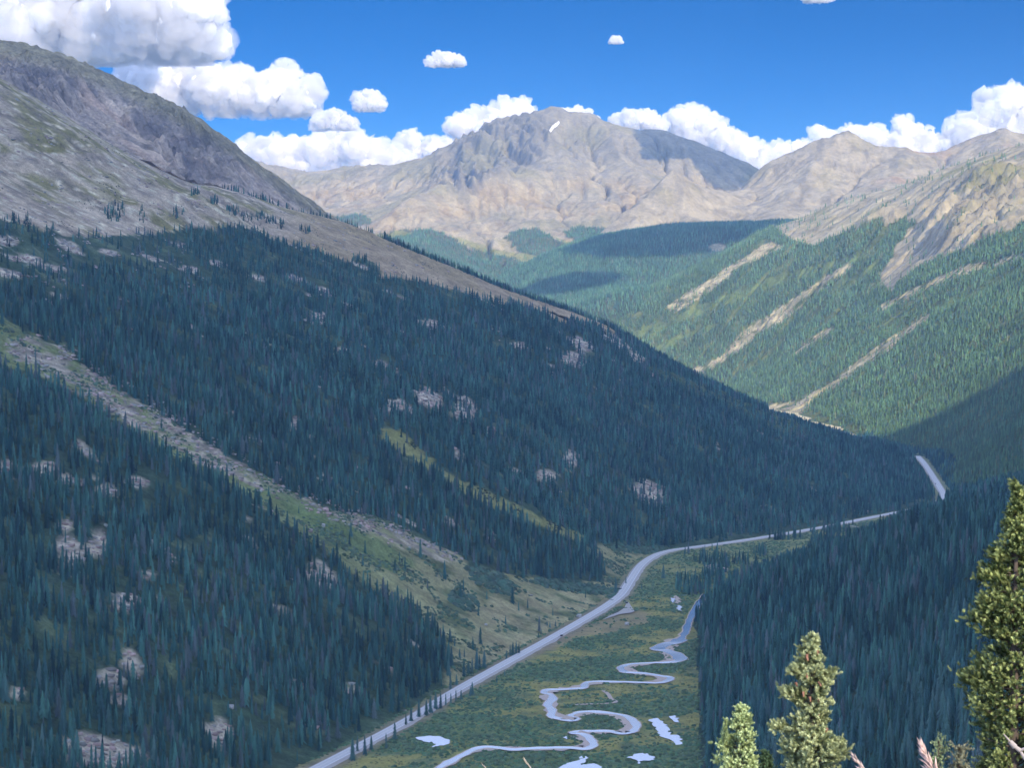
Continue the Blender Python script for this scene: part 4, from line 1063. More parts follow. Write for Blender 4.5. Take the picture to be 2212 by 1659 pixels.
# boulders
MAT_BOULDER = simple_mat("boulder_stone", (.42, .41, .39), .9, .2, .4)
def boulder(fx, fy, size, label, L=None):
    r = np.random.default_rng(int(fx * 7 + fy)); bm = bmesh.new(); bmesh.ops.create_icosphere(bm, subdivisions=3, radius=1)
    ax = r.uniform(.75, 1.2, 3)
    for v in bm.verts:
        c = v.co; d = 1 + .25 * float(noise(np.array(c.x * 1.5 + fx), np.array(c.y * 1.5 + c.z * 2), 3)) ; v.co = Vector((c.x * ax[0] * d, c.y * ax[1] * d, c.z * .8 * ax[2] * d))
        for _ in range(1):
            if v.co.x > .55: v.co.x = .55 + (v.co.x - .55) * .3
            if v.co.z > .5: v.co.z = .5 + (v.co.z - .5) * .3
    me = bpy.data.meshes.new("boulder"); bm.to_mesh(me); bm.free()
    lo, hi = 1000.0, 5000.0
    for yy in np.linspace(1000, 5000, 1600):
        q = P(fx, fy, yy)
        if max(float(D.at(q[0], q[1])), vz(yy)) > q[2]: break
    o = link("boulder", me, MAT_BOULDER); o.location = (q[0], q[1], q[2] + size * .3); o.scale = (size, size, size)
    tag(o, label, "boulder")
boulder(790, 940, 4.2, "big white boulder alone among the trees in the middle of the left hillside")
boulder(1355, 1350, 2.6, "white boulder on the meadow between turnout and stream")
boulder(1050, 1352, 1.9, "small pale boulder on the dry fan above the road")
boulder(1252, 1333, 2.8, "broad grey boulder beside the road just before the turnout")
boulder(698, 1138, 3.0, "pale boulder in the green strip of the avalanche chute")
boulder(500, 1530, 2.6, "pale boulder at the edge of the lower left clearing")

# ------------------------------------------------------------------ cars
MAT_TYRE = simple_mat("tyre_rubber", (.02, .02, .02), .8, .1, 5)
MAT_GLASS = simple_mat("car_glass", (.03, .035, .04), .1, .05, 1)
MAT_LAMP = simple_mat("lamp_glass", (.7, .7, .68), .2, .05, 1)
MAT_RED = simple_mat("tail_lamp", (.4, .02, .02), .3, .05, 1)
MAT_RIM = simple_mat("wheel_rim", (.5, .5, .52), .35, .05, 5, .8)
def loft(name, prof, ws, mat):
    """side profile (x, z) swept across widths ws -> closed body"""
    V = []; k = len(prof)
    for yy, sc in ws:
        for x, z in prof: V.append((x * sc, yy, .35 + (z - .35) * sc))
    F_ = []
    for a in range(len(ws) - 1):
        for j in range(k): F_.append((a * k + j, a * k + (j + 1) % k, (a + 1) * k + (j + 1) % k, (a + 1) * k + j))
    bm = bmesh.new(); vs = [bm.verts.new(v) for v in V]
    for q in F_: bm.faces.new([vs[i] for i in q])
    bm.faces.new(vs[:k][::-1]); bm.faces.new(vs[-k:]); bmesh.ops.recalc_face_normals(bm, faces=bm.faces)
    me = bpy.data.meshes.new(name); bm.to_mesh(me); bm.free(); me.materials.append(mat); return me
def cyl(name, r, w, mat, k=18):
    bm = bmesh.new(); bmesh.ops.create_cone(bm, cap_ends=True, segments=k, radius1=r, radius2=r, depth=w)
    for v in bm.verts: v.co = Vector((v.co.x, v.co.z, v.co.y))
    me = bpy.data.meshes.new(name); bm.to_mesh(me); bm.free(); me.materials.append(mat); return me
def boxm(name, a, b, mat):
    bm = bmesh.new(); bmesh.ops.create_cube(bm, size=1)
    for v in bm.verts: v.co = Vector([(a[i] + b[i]) / 2 + v.co[i] * (b[i] - a[i]) for i in range(3)])
    bmesh.ops.bevel(bm, geom=bm.edges[:], offset=.02, segments=1, affect='EDGES')
    me = bpy.data.meshes.new(name); bm.to_mesh(me); bm.free(); me.materials.append(mat); return me
CAR = {}
def car(fx, fy, zoff, ang, paint, label):
    p = on_valley(fx, fy); e = bpy.data.objects.new("car", None); COL.objects.link(e)
    e.location = (p[0], p[1], p[2] + zoff); e.rotation_euler = (0, 0, ang); tag(e, label, "car")
    mb = simple_mat("car_paint", paint, .3, .05, 1)
    def part(nm, me, loc=(0, 0, 0), parent=e):
        o = bpy.data.objects.new(nm, me); COL.objects.link(o); o.parent = parent; o.location = loc; return o
    part("body", loft("body", [(-2.2, .35), (2.2, .35), (2.25, .6), (2.15, .82), (1.2, .95), (.45, 1.48), (-1.5, 1.52), (-2.15, 1.05), (-2.25, .6)], [(-.9, .93), (-.82, 1), (.82, 1), (.9, .93)], mb))
    part("windscreen", loft("windscreen", [(1.12, 1.0), (1.17, 1.01), (.52, 1.46), (.47, 1.45)], [(-.7, 1.0), (.7, 1.0)], MAT_GLASS))
    part("rear_window", loft("rear_window", [(-2.12, 1.1), (-2.16, 1.1), (-1.6, 1.51), (-1.57, 1.5)], [(-.7, 1.0), (.7, 1.0)], MAT_GLASS))
    for s in (-1, 1):
        part("side_window", loft("side_window", [(-1.6, 1.0), (.95, 1.0), (.4, 1.4), (-1.35, 1.42)], [(s * .895, 1), (s * .915, 1)], MAT_GLASS))
        part("headlight", boxm("headlight", (2.16, s * .7 - .15, .62), (2.27, s * .7 + .15, .78), MAT_LAMP))
        part("tail_light", boxm("tail_light", (-2.27, s * .7 - .12, .75), (-2.18, s * .7 + .12, .98), MAT_RED))
        for xx in (-1.35, 1.35):
            w = part("wheel", cyl("wheel", .34, .24, MAT_TYRE), (xx, s * .80, .34)); part("rim", cyl("rim", .2, .26, MAT_RIM), (0, 0, 0), w)
RD = lambda i: math.atan2(ROADW[i + 1][1] - ROADW[i][1], ROADW[i + 1][0] - ROADW[i][0])
car(1213.5, 1377, .86, RD(6), (.02, .022, .03), "dark car driving on the long straight of the valley road")
car(1353, 1305.5, .80, RD(9) + .4, (.03, .03, .035), "dark car at the near side of the road bend, by the gravel turnout")
car(2021, 1047, .86, RD(25), (.04, .04, .05), "dark car on the far stretch of road near the right edge of the valley")
# ------------------------------------------------------------------ clouds
cm, n, l, b = node_mat("cloud_white")
b.inputs['Base Color'].default_value = (.97, .97, .97, 1); b.inputs['Roughness'].default_value = 1.0; b.inputs['Specular IOR Level'].default_value = 0.0
b.inputs['Subsurface Weight'].default_value = 1.0; b.inputs['Subsurface Scale'].default_value = 520.0; b.inputs['Subsurface Radius'].default_value = (1, 1, 1)
cm2, n, l, b = node_mat("cloud_thin"); n.remove(b)
df = n.new("ShaderNodeBsdfDiffuse"); df.inputs[0].default_value = (.95, .95, .95, 1); tr = n.new("ShaderNodeBsdfTranslucent"); tr.inputs[0].default_value = (.95, .95, .95, 1)
ms = n.new("ShaderNodeMixShader"); ms.inputs[0].default_value = .4
l.new(df.outputs[0], ms.inputs[1]); l.new(tr.outputs[0], ms.inputs[2]); l.new(ms.outputs[0], n["Material Output"].inputs[0])
WISP = 2.0
def n3(p, wl, octs, seed, ridged=False):
    return (fbm(p[:, 0], p[:, 1] + p[:, 2] * .37, wl, octs, seed, .55, ridged) + fbm(p[:, 1], p[:, 2] + p[:, 0] * .31, wl, octs, seed + 3, .55, ridged) + fbm(p[:, 2], p[:, 0] - p[:, 1] * .43, wl, octs, seed + 6, .55, ridged)) / 1.7
def puff_mesh(balls, base, voxel, seed, amp, flat=1.0):
    """one cauliflower surface grown from balls (centre, radius); base = height of the flat underside"""
    r = np.random.default_rng(seed); B_ = []
    for c0, R in balls:
        c0 = np.array(c0, float); B_.append((c0, R))
        for _ in range(16):
            d = r.normal(0, 1, 3); d[2] = abs(d[2]) * .9 - .15; d /= np.linalg.norm(d); R2 = R * r.uniform(.28, .5)
            c2 = c0 + d * R * .82; B_.append((c2, R2))
            for _ in range(5):
                e_ = d + r.normal(0, .7, 3); e_ /= np.linalg.norm(e_); B_.append((c2 + e_ * R2 * .85, R2 * r.uniform(.3, .5)))
    bm0 = bmesh.new(); bmesh.ops.create_icosphere(bm0, subdivisions=2, radius=1)
    sv = np.array([v.co[:] for v in bm0.verts]); sf = np.array([[v.index for v in f.verts] for f in bm0.faces]); bm0.free()
    V = np.concatenate([c0 + sv * R * np.array([1, 1, flat]) for c0, R in B_]); Fc = np.concatenate([sf + i * len(sv) for i in range(len(B_))])
    V[:, 2] = np.where(V[:, 2] < base, base - (base - V[:, 2]) * .22, V[:, 2])
    me = mesh_np("tmp", V, Fc); o = bpy.data.objects.new("tmp", me); COL.objects.link(o)
    m = o.modifiers.new("r", 'REMESH'); m.mode = 'VOXEL'; m.voxel_size = voxel
    dg = bpy.context.evaluated_depsgraph_get(); ev = o.evaluated_get(dg); m2 = bpy.data.meshes.new_from_object(ev)
    bpy.data.objects.remove(o); bpy.data.meshes.remove(me)
    q = np.empty(len(m2.vertices) * 3); m2.vertices.foreach_get('co', q); q = q.reshape(-1, 3)
    nn = np.empty(len(q) * 3); m2.vertex_normals.foreach_get('vector', nn); nn = nn.reshape(-1, 3)
    R0 = np.mean([R for _, R in balls])
    w = sstep(base - .02 * R0, base + .25 * R0, q[:, 2]) * .85 + .15
    q = q + nn * (w * amp * R0 * (n3(q, R0 * .75, 5, seed % 50, True) - .45) + w * .05 * amp * R0 * n3(q, R0 * .12, 3, seed % 40))[:, None]
    m2.vertices.foreach_set('co', q.ravel().astype(np.float32)); m2.polygons.foreach_set('use_smooth', np.ones(len(m2.polygons), bool)); m2.update()
    return m2
def cloud(label, dist, blobs, base_fy, vox, amp=.35, group=None, seed=1):
    """blobs: photo pixels (fx, fy, radius) of the puffs; base_fy: pixel row of the flat base"""
    r = np.random.default_rng(seed); balls = []
    sc = dist / FOC
    for fx, fy, rad in blobs:
        c0 = P(fx, fy, dist + r.uniform(-.6, .6) * rad * sc); balls.append((c0, rad * sc))
    base = P(blobs[0][0], base_fy, dist)[2]
    o = link("cloud", puff_mesh([(c0, r_ * .98) for c0, r_ in balls], base, vox * sc, seed, amp * .8), cm); tag(o, label, "cloud", group)
    R0 = np.mean([q[1] for q in balls])
    wm_, n_, l_, b_ = node_mat("cloud_wisp"); n_.remove(b_); pv_ = n_.new("ShaderNodeVolumePrincipled"); pv_.inputs['Color'].default_value = (1, 1, 1, 1); pv_.inputs['Density'].default_value = WISP / R0; l_.new(pv_.outputs[0], n_["Material Output"].inputs['Volume'])
    link("wisp", puff_mesh([(c0 + np.array([0, 0, .04 * r_]), r_ * 1.10) for c0, r_ in balls], base - .10 * R0, vox * 1.5 * sc, seed + 100, amp * 1.9), wm_, o)
    return o
cloud("largest white cumulus cloud over the left mountain, cut off by the frame", 23000, [(60,40,85),(0,90,80),(130,70,80),(200,95,60),(380,30,80),(-60,60,90),(190,40,95),(300,20,95),(360,60,75),(405,74,54),(430,66,28),(462,86,20),(476,106,17),(448,82,34),(470,100,24),(440,112,26),(250,90,60),(120,85,60),(340,-60,90),(150,-60,110),(-20,-40,100)], 132, 4.0, .28, seed=3)
cloud("long flat-based cloud below the big one, left of the small round clouds", 25000, [(290,190,36),(340,195,42),(400,188,40),(450,196,40),(510,200,38),(560,205,34),(610,206,44),(645,222,38),(480,225,32),(380,225,34),(320,225,30)], 246, 3.2, .4, seed=4)
cloud("small lone wisp of cloud in the blue just above the long flat one", 15500, [(780,222,14),(800,224,20),(820,228,10)], 238, 1.6, .5, seed=5)
cloud("small oval cloud under the right tip of the long flat cloud", 15500, [(695,270,17),(720,264,18),(745,270,16),(760,275,9)], 280, 1.6, .45, seed=6)
cloud("small flat cloud high in the blue left of the central peak", 24000, [(932,135,8),(950,133,14),(968,134,15),(990,134,10)], 142, 1.3, .5, seed=7)
cloud("tiny faint cloud high in the blue right of the picture centre", 24000, [(1324,90,6),(1332,88,8),(1340,91,4)], 93, .9, .5, seed=8)
cloud("sliver of cloud at the top edge of the frame", 22000, [(1750,-4,12),(1765,-6,14),(1780,-4,10)], 3, 1.3, .5, seed=9)
cloud("low cumulus bank behind the jagged ridge left of the central peak", 27000, [(540,345,30),(590,340,30),(640,335,30),(690,330,30),(730,320,30),(770,325,30),(810,340,30),(845,350,26),(560,330,18),(870,365,24),(480,360,30),(560,372,30),(610,372,32),(660,372,32),(710,370,32),(760,366,30),(810,364,28),(860,368,20)], 392, 2.6, .4, seed=10)
cloud("upright puff of cloud between the low bank and the central peak", 28000, [(885,310,20),(888,330,22),(905,345,20),(940,330,24),(965,325,18),(900,360,24)], 392, 2.0, .4, seed=11)
cloud("white cumulus rising behind the left shoulder of the central peak", 26000, [(995,275,22),(1030,272,26),(1070,262,24),(1095,255,28),(1120,250,26),(1110,245,20),(1135,265,20),(1060,295,30)], 330, 2.2, .4, seed=12)
cloud("small white cloud peeking over the summit of the central peak", 26000, [(1225,252,16),(1245,250,14),(1265,258,14),(1285,268,10)], 300, 1.7, .4, seed=13)
cloud("low white cloud over the flat right shoulder of the central peak", 26000, [(1340,268,16),(1365,262,18),(1385,254,10),(1400,264,18),(1425,275,14)], 320, 1.8, .4, seed=14)
cloud("tall white cumulus over the saddle right of the central peak", 26500, [(1475,268,26),(1500,262,24),(1525,280,24),(1550,300,26),(1580,320,28),(1610,335,26),(1500,300,34),(1640,350,26)], 400, 2.2, .4, seed=15)
cloud("long layered cloud bank behind the right-hand mountains", 27000, [(1690,338,22),(1730,330,20),(1768,292,14),(1790,306,18),(1840,292,17),(1885,300,20),(1915,312,20),(1948,272,15),(1965,292,18),(1990,300,18),(2020,318,22),(1800,332,26),(1900,336,26),(2060,326,22),(1660,350,20),(1750,340,24),(1850,335,26),(1950,335,34),(2000,330,30),(2050,325,30)], 380, 2.4, .4, seed=16)
cloud("big bright cumulus at the right edge above the ridge", 27000, [(2065,282,15),(2090,276,18),(2130,264,26),(2160,240,36),(2190,225,30),(2230,240,40),(2200,270,36),(2280,260,50),(2120,290,30),(2090,310,34),(2170,300,34)], 330, 2.6, .4, seed=17)

# unseen clouds: huge one added to shade the near slopes, others cast far cloud shadows
def shade_cloud(label, outline, alt, depth, cell, seed, keep=1.0):
    """cloud at height alt whose shadow falls on the given ground points"""
    q = np.array([np.array(p) + SUNV * ((alt + depth * .35 - p[2]) / SUNV[2]) for p in outline])[:, :2]
    x0, y0 = q.min(0); x1, y1 = q.max(0); r = np.random.default_rng(seed); balls = []
    for gx in np.arange(x0, x1 + cell, cell * .8):
        for gy in np.arange(y0, y1 + cell, cell * .8):
            p = np.array([gx, gy]) + r.uniform(-.2, .2, 2) * cell
            if r.uniform() < keep and inpoly(q, p[0], p[1]) and dist_line(p[0:1], p[1:2], np.vstack([q, q[:1]]))[0] > cell * .72: balls.append(((p[0], p[1], alt + depth * r.uniform(.2, .6)), cell * r.uniform(.6, .75)))
    rr_ = []
    for a, b_ in zip(q, np.roll(q, -1, 0)):
        ce = min(cell, 150); n_ = max(1, int(np.hypot(*(b_ - a)) / (ce * .5)))
        for t in np.arange(n_) / n_:
            if r.uniform() > keep: continue
            c0 = q.mean(0); p = a + (b_ - a) * t; p = p + (c0 - p) / np.linalg.norm(c0 - p) * ce * .5
            for q_ in (0, .9, 1.9): rr_.append((((p + (c0 - p) / np.linalg.norm(c0 - p) * ce * q_)[0], (p + (c0 - p) / np.linalg.norm(c0 - p) * ce * q_)[1], alt + depth * .2), ce * .55))
    me = puff_mesh(balls + rr_, alt, max(24.0, cell * .08), seed, .10, .16)
    tag(link("cloud", me, cm2), label, "cloud")
shade_cloud("huge unseen cloud overhead, added to shade the near slopes", [(-1500,700,-100),(-1600,4200,250),(-1100,5200,350),(-500,5750,90),(-330,5350,0),(250,4850,-300),(600,4560,-420),(765,4480,-412),(870,4330,-325),(1010,4190,-240),(1500,3900,60),(1700,2500,0),(1200,700,-150),(200,520,-150)], 1700, 90, 420, 40)
shade_cloud("cumulus cloud high above, outside the picture", [P(1368,288,10600),P(1440,283,10640),P(1500,312,10600),P(1560,343,10580),P(1642,378,10560),P(1600,408,10200),P(1565,420,10000),P(1530,372,10150),P(1490,338,10300),P(1430,345,10300),P(1385,335,10200)], 1750, 120, 90, 41)
shade_cloud("flat cumulus cloud high above, outside the picture", [P(1180,575,8150),P(1280,530,8350),P(1500,505,8450),P(1660,505,8300),P(1650,535,7900),P(1450,560,7800),P(1280,570,7900)], 1750, 120, 120, 42, .62)
shade_cloud("small cumulus cloud above, outside the picture", [P(1110,630,7650),P(1200,608,7700),P(1330,605,7600),P(1300,625,7450),P(1180,645,7450)], 1750, 80, 90, 43)

# unseen cumulus added to the right as a reflector, bouncing sunlight onto the shaded slopes
def reflector_cloud(label, x0, x1, y0, y1, base, height, cell, seed):
    r = np.random.default_rng(seed); balls = []
    for gx in np.arange(x0, x1, cell * .8):
        for gy in np.arange(y0, y1, cell * .8):
            f = math.sin(math.pi * (gx - x0) / (x1 - x0)) * math.sin(math.pi * (gy - y0 + 1) / (y1 - y0))
            for k in range(1 + int(height * max(f, .2) / cell)):
                balls.append(((gx + r.uniform(-.3, .3) * cell, gy + r.uniform(-.3, .3) * cell, base + k * cell * .8 + cell * .4), cell * r.uniform(.6, .9)))
    tag(link("cloud", puff_mesh(balls, base, cell * .16, seed, .25), cm), label, "cloud")
reflector_cloud("towering unseen cloud to the right, added to reflect light onto the slopes", 5200, 8200, 1000, 6500, 1300, 2400, 1000, 51)
# ------------------------------------------------------------------ foreground conifers
MAT_NEEDLE = foliage_mat("needles")
_n = MAT_NEEDLE.node_tree.nodes["Principled BSDF"]; _n.inputs['Roughness'].default_value = .55; _n.inputs['Specular IOR Level'].default_value = .3
MAT_CONE = simple_mat("cone_scales", (.34, .17, .11), .8, .3, 30)
MAT_TWIG = simple_mat("bare_twig", (.42, .36, .32), .9, .2, 20)
def shoots_mesh(name, S, seed, needles=32):
    """S rows: base xyz, direction xyz, length, radius, colour rgb -> bottle-brush shoots of needles"""
    r = np.random.default_rng(seed); S = np.asarray(S); n = len(S)
    p = S[:, :3]; d = S[:, 3:6] / np.linalg.norm(S[:, 3:6], axis=1)[:, None]; ln = S[:, 6]; rad = S[:, 7]; col = S[:, 8:11]
    a = np.cross(d, r.normal(0, 1, (n, 3))); a /= np.linalg.norm(a, axis=1)[:, None]; b_ = np.cross(d, a)
    V = []; C_ = []
    for k in range(needles):
        t = (k + r.uniform(0, 1, n)) / needles
        th = k * 2.4 + r.uniform(-.5, .5, n)
        rd_ = a * np.cos(th)[:, None] + b_ * np.sin(th)[:, None]
        root = p + d * (ln * t * .9)[:, None]
        nl = rad * r.uniform(.8, 1.25, n) * (1.1 - .3 * t)
        tip = root + (rd_ * .8 + d * .75) * nl[:, None]
        side = np.cross(rd_, d) * (rad * .125)[:, None]
        mid = root + (tip - root) * .45
        V.append(np.stack([root, mid + side, tip, mid - side], 1)); cc = col * (r.uniform(.75, 1.15, n) * (.8 + .35 * t))[:, None]
        C_.append(np.repeat(cc[:, None], 4, 1))
    V = np.concatenate(V).reshape(-1, 3); C_ = np.concatenate(C_).reshape(-1, 3)
    return mesh_np(name, V, np.arange(len(V)).reshape(-1, 4), C_, smooth=False)
def near_spruce(label, fx, fy, dist, prof, total, seed, lean=(0, 0), dens=1.0, light=1.0, leaders=(), limbs=(), slen=.075, cones=0, skew=.9, shade_rgb=(.16, .20, .08), tip_rgb=(.62, .66, .33)):
    """prof rows: pixel row, left half-width, right half-width; limbs: (row, half-width signed) boughs that stick out"""
    r = np.random.default_rng(seed); sc = dist / FOC; top = P(fx, fy, dist); prof = np.array(prof, float)
    e = bpy.data.objects.new("spruce_tree", None); COL.objects.link(e); base = np.array([top[0], top[1], top[2] - total]); e.location = base; tag(e, label, "tree")
    hh = (prof[:, 0] - fy) * sc; wl_ = prof[:, 1] * sc; wr_ = prof[:, 2] * sc
    S = []; TW = [((0, 0, -.3), (0, 0, total * .6), .011 * total + .02, .007 * total + .01), ((0, 0, total * .6), (0, 0, total * .995), .007 * total + .01, .006)]
    CO = []
    def bough(h, az, length, up, k=1.0):
        org = np.array([0, 0, total - h]); dirh = np.array([math.cos(az), math.sin(az), 0.0])
        tip = org + dirh * length + np.array([0, 0, up * length])
        TW.append((org, org + (tip - org) * .85, .006 + .008 * length, .004))
        nsh = max(2, int(dens * k * (4 + 15 * length / .5)))
        for _ in range(nsh):
            t = 1 - r.uniform(0, .75) ** 1.3
            q = org + (tip - org) * t + r.normal(0, .032, 3) * (.4 + min(length, .6) * 1.7)
            dd = dirh * r.uniform(.2, .9) + np.array([0, 0, r.uniform(.1, 1.0)]) + r.normal(0, .38, 3)
            f = r.uniform(0, 1) ** skew; edge = t > .72
            c_ = np.array(shade_rgb) * (1 - f) + np.array(tip_rgb) * f 
            S.append([*q, *dd, slen * r.uniform(.7, 1.3), slen * r.uniform(.36, .50), *(c_ * light)])
    hvis = hh[-1]; h = .0
    while h < total * .93:
        wl1, wr1 = (np.interp(h, hh, wl_), np.interp(h, hh, wr_)) if h <= hvis else (wl_[-1] + (h - hvis) * .10, wr_[-1] + (h - hvis) * .10)
        n = 5 if h <= hvis + .3 else 3
        for k in range(n):
            az = r.uniform(0, 2 * math.pi); s = math.cos(az); W_ = wr1 if s > 0 else wl1
            W_ = abs(s) * W_ + (1 - abs(s)) * .5 * (wl1 + wr1)
            bough(h + r.uniform(0, .05), az, max(.03, W_ * r.uniform(.55, 1.02)), r.uniform(.1, .55))
        h += (.048 if h <= hvis + .3 else .16) * max(1, .8 / dens)
    for fy2, hw in limbs:
        for _ in range(4): bough((fy2 - fy) * sc + r.uniform(-.03, .03), 0 if hw > 0 else math.pi + r.uniform(-.3, .3), abs(hw) * sc * r.uniform(.85, 1.05), r.uniform(-.05, .2), 1.6)
    for dxp, fy2, wpx in leaders:
        h0 = (fy2 - fy) * sc; x0 = dxp * sc
        for k in range(60):
            hq = h0 + k * .025; w = min(wpx * sc, .02 + .35 * k * .025) ; az = r.uniform(0, 6.28)
            for _ in range(3):
                q = np.array([x0 + math.cos(az) * w * r.uniform(.2, 1), math.sin(az) * w * r.uniform(.2, 1), total - hq]); az += 2.1
                f = r.uniform(0, 1); c_ = np.array(shade_rgb) * (1 - f) + np.array(tip_rgb) * f
                S.append([*q, math.cos(az) * .5, math.sin(az) * .5, 1, slen * r.uniform(.8, 1.3), slen * .36, *(c_ * light)])
    for _ in range(int(10 * dens)):
        S.append([*r.normal(0, .012, 2), total - r.uniform(.0, .12), *r.normal(0, .25, 2), 1, slen, slen * .35, *(np.array(tip_rgb) * light)])
    link("crown", shoots_mesh("crown", S, seed + 1), MAT_NEEDLE, e)
    link("trunk", tube_mesh("trunk", TW, 6), MAT_BARK, e)
    for k in range(cones):
        h = r.uniform(.05, .75) * hvis; az = r.uniform(math.pi * 1.05, math.pi * 1.95); W_ = np.interp(h, hh, wr_) * r.uniform(.6, 1.0)
        bm = bmesh.new(); bmesh.ops.create_cone(bm, cap_ends=True, segments=8, radius1=.020, radius2=.010, depth=.065)
        bmesh.ops.subdivide_edges(bm, edges=bm.edges[:], cuts=2)
        for v in bm.verts: v.co *= 1 + .12 * math.sin(v.co.z * 300 + math.atan2(v.co.y, v.co.x) * 4)
        me = bpy.data.meshes.new("cone"); bm.to_mesh(me); bm.free()
        c = link("cone", me, MAT_CONE, e); c.location = (math.cos(az) * W_, math.sin(az) * W_ - .02, total - h); c.rotation_euler = (r.uniform(2.4, 3.6), r.uniform(-.5, .5), 0)
    return e
C2 = lambda y: 1850 * .7332 + y * .18257
near_spruce("cone-bearing spruce top in bright sun, standing between the small and the largest tree", 1753, 1377, 30, [(1377,5,5),(C2(230),20,13),(C2(400),32,22),(C2(520),34,34),(C2(620),40,40),(C2(700),38,36),(C2(800),40,32),(C2(870),46,34),(C2(1000),36,40),(C2(1150),40,42),(C2(1300),54,48),(C2(1450),60,62),(C2(1600),58,76),(C2(1659),58,82)], 6.2, 61,
            limbs=[(C2(540),-46),(C2(600),46),(C2(820),-62),(C2(1270),-78),(C2(1490),-58),(C2(1480),66)], cones=14, slen=.085)
near_spruce("small bright green spruce top with two leaders, leftmost of the sunlit trees", 1603, 1528, 36, [(1528,5,5),(C2(1030),10,14),(C2(1120),24,19),(C2(1300),44,24),(C2(1500),54,30),(C2(1659),56,34),(1720,60,42)], 5.0, 62, leaders=[(-36,C2(1125),22)], slen=.085, shade_rgb=(.17, .23, .085), tip_rgb=(.58, .66, .31))
near_spruce("largest foreground spruce, tall and dense at the right edge of the picture", 2197, 1047, 20, [(1047,4,4),(1075,7,8),(1100,14,12),(1150,30,22),(1185,40,34),(1205,48,40),(1247,76,50),(1275,62,60),(1293,46,60),(1310,74,66),(1355,98,80),(1393,60,80),(1420,76,86),(1460,100,90),(1492,118,100),(1560,108,110),(1637,92,110),(1680,90,110)], 7.5, 63,
            limbs=[(1207,-50),(1247,-78),(1310,-78),(1356,-100),(1495,-120)], slen=.055, dens=1.9, skew=1.9, shade_rgb=(.05, .085, .022), tip_rgb=(.60, .66, .23))
near_spruce("dark little spruce tip between the two smaller sunlit trees", 1652, 1626, 38, [(1626,3,4),(1645,8,16),(1659,14,24),(1700,26,34)], 3.2, 64, shade_rgb=(.04, .07, .03), tip_rgb=(.09, .15, .06), slen=.07)
near_spruce("pointed pale green sapling tip rising behind the pinkish dry plume", 2027, 1604, 12, [(1604,1.5,1.5),(1622,7,8),(1645,12,18),(1659,14,20),(1700,20,24)], 2.3, 65, slen=.022, dens=2.2, shade_rgb=(.12, .16, .07), tip_rgb=(.30, .36, .18))
near_spruce("round-topped pale sapling tip left of the largest spruce", 2072, 1615, 12, [(1615,4,4),(1630,10,9),(1650,16,14),(1700,20,18)], 2.3, 66, slen=.024, dens=2.2, shade_rgb=(.20, .20, .11), tip_rgb=(.45, .44, .27))

# dry seed plumes close to the viewpoint
def plume(label, fx, fy, dist, length, lean, n, rgb, seed, spread=.45):
    r = np.random.default_rng(seed); tip = P(fx, fy, dist); gz = float(near_z(np.array(tip[0]), np.array(tip[1])))
    root = np.array([tip[0] + lean * .6, tip[1], gz]); e = bpy.data.objects.new("grass_plume", None); COL.objects.link(e); e.location = root; tag(e, label, "grass")
    T = tip - root; ax = np.array([-lean, 0, length]); ax /= np.linalg.norm(ax); neck = T - ax * length
    link("stalk", tube_mesh("stalk", [((0, 0, -.03), neck * .5 + np.array([lean * .1, 0, 0]), .0035, .003), (neck * .5 + np.array([lean * .1, 0, 0]), neck, .003, .0025), (neck, T, .0025, .001)], 5), MAT_TWIG, e)
    V = []; F_ = []; C_ = []
    for k in range(n):
        t = k / n; q = neck + (T - neck) * t; a_ = r.uniform(.15, 1.0) * (1 - .5 * t); th = r.uniform(0, 2 * math.pi)
        dd = ax * math.cos(a_ * spread * 1.6) + np.array([math.cos(th) - .45, math.sin(th) * .8, .1]) * math.sin(a_ * spread * 1.6); dd /= np.linalg.norm(dd)
        L_ = length * r.uniform(.30, .46) * (1.1 - .45 * t); w = L_ * .055; sd = np.cross(dd, r.normal(0, 1, 3)); sd /= np.linalg.norm(sd); s2 = np.cross(dd, sd); m_ = q + dd * L_ * .55
        i0 = len(V); 
        V += [q, m_ + sd * w, m_ + s2 * w, m_ - sd * w, m_ - s2 * w, q + dd * L_]
        for a, b_ in ((1, 2), (2, 3), (3, 4), (4, 1)): F_ += [(i0, i0 + a, i0 + b_), (i0 + 5, i0 + b_, i0 + a)]
        cc = np.array(rgb) * r.uniform(.7, 1.2); C_ += [cc * .8, cc, cc, cc, cc, cc * 1.15]
    link("seed_head", mesh_np("seed_head", np.array(V), np.array(F_), np.array(C_), smooth=False), MAT_NEEDLE, e)
plume("thick pinkish dry plume beside the pale sapling tips", 1994, 1616, 9, .21, .10, 90, (.66, .46, .38), 71, .62)
plume("pinkish dry plume leaning left, right of the cone-bearing spruce", 1849, 1640, 9, .17, .11, 52, (.64, .48, .40), 72, .5)
plume("dry straw plume at the bottom edge, right one of the pair over the stream", 1134, 1641, 9, .08, .05, 14, (.58, .48, .34), 73, .35)
plume("dry straw plume at the bottom edge, left one of the pair over the stream", 1042, 1652, 9, .06, .05, 10, (.55, .45, .30), 74, .35)

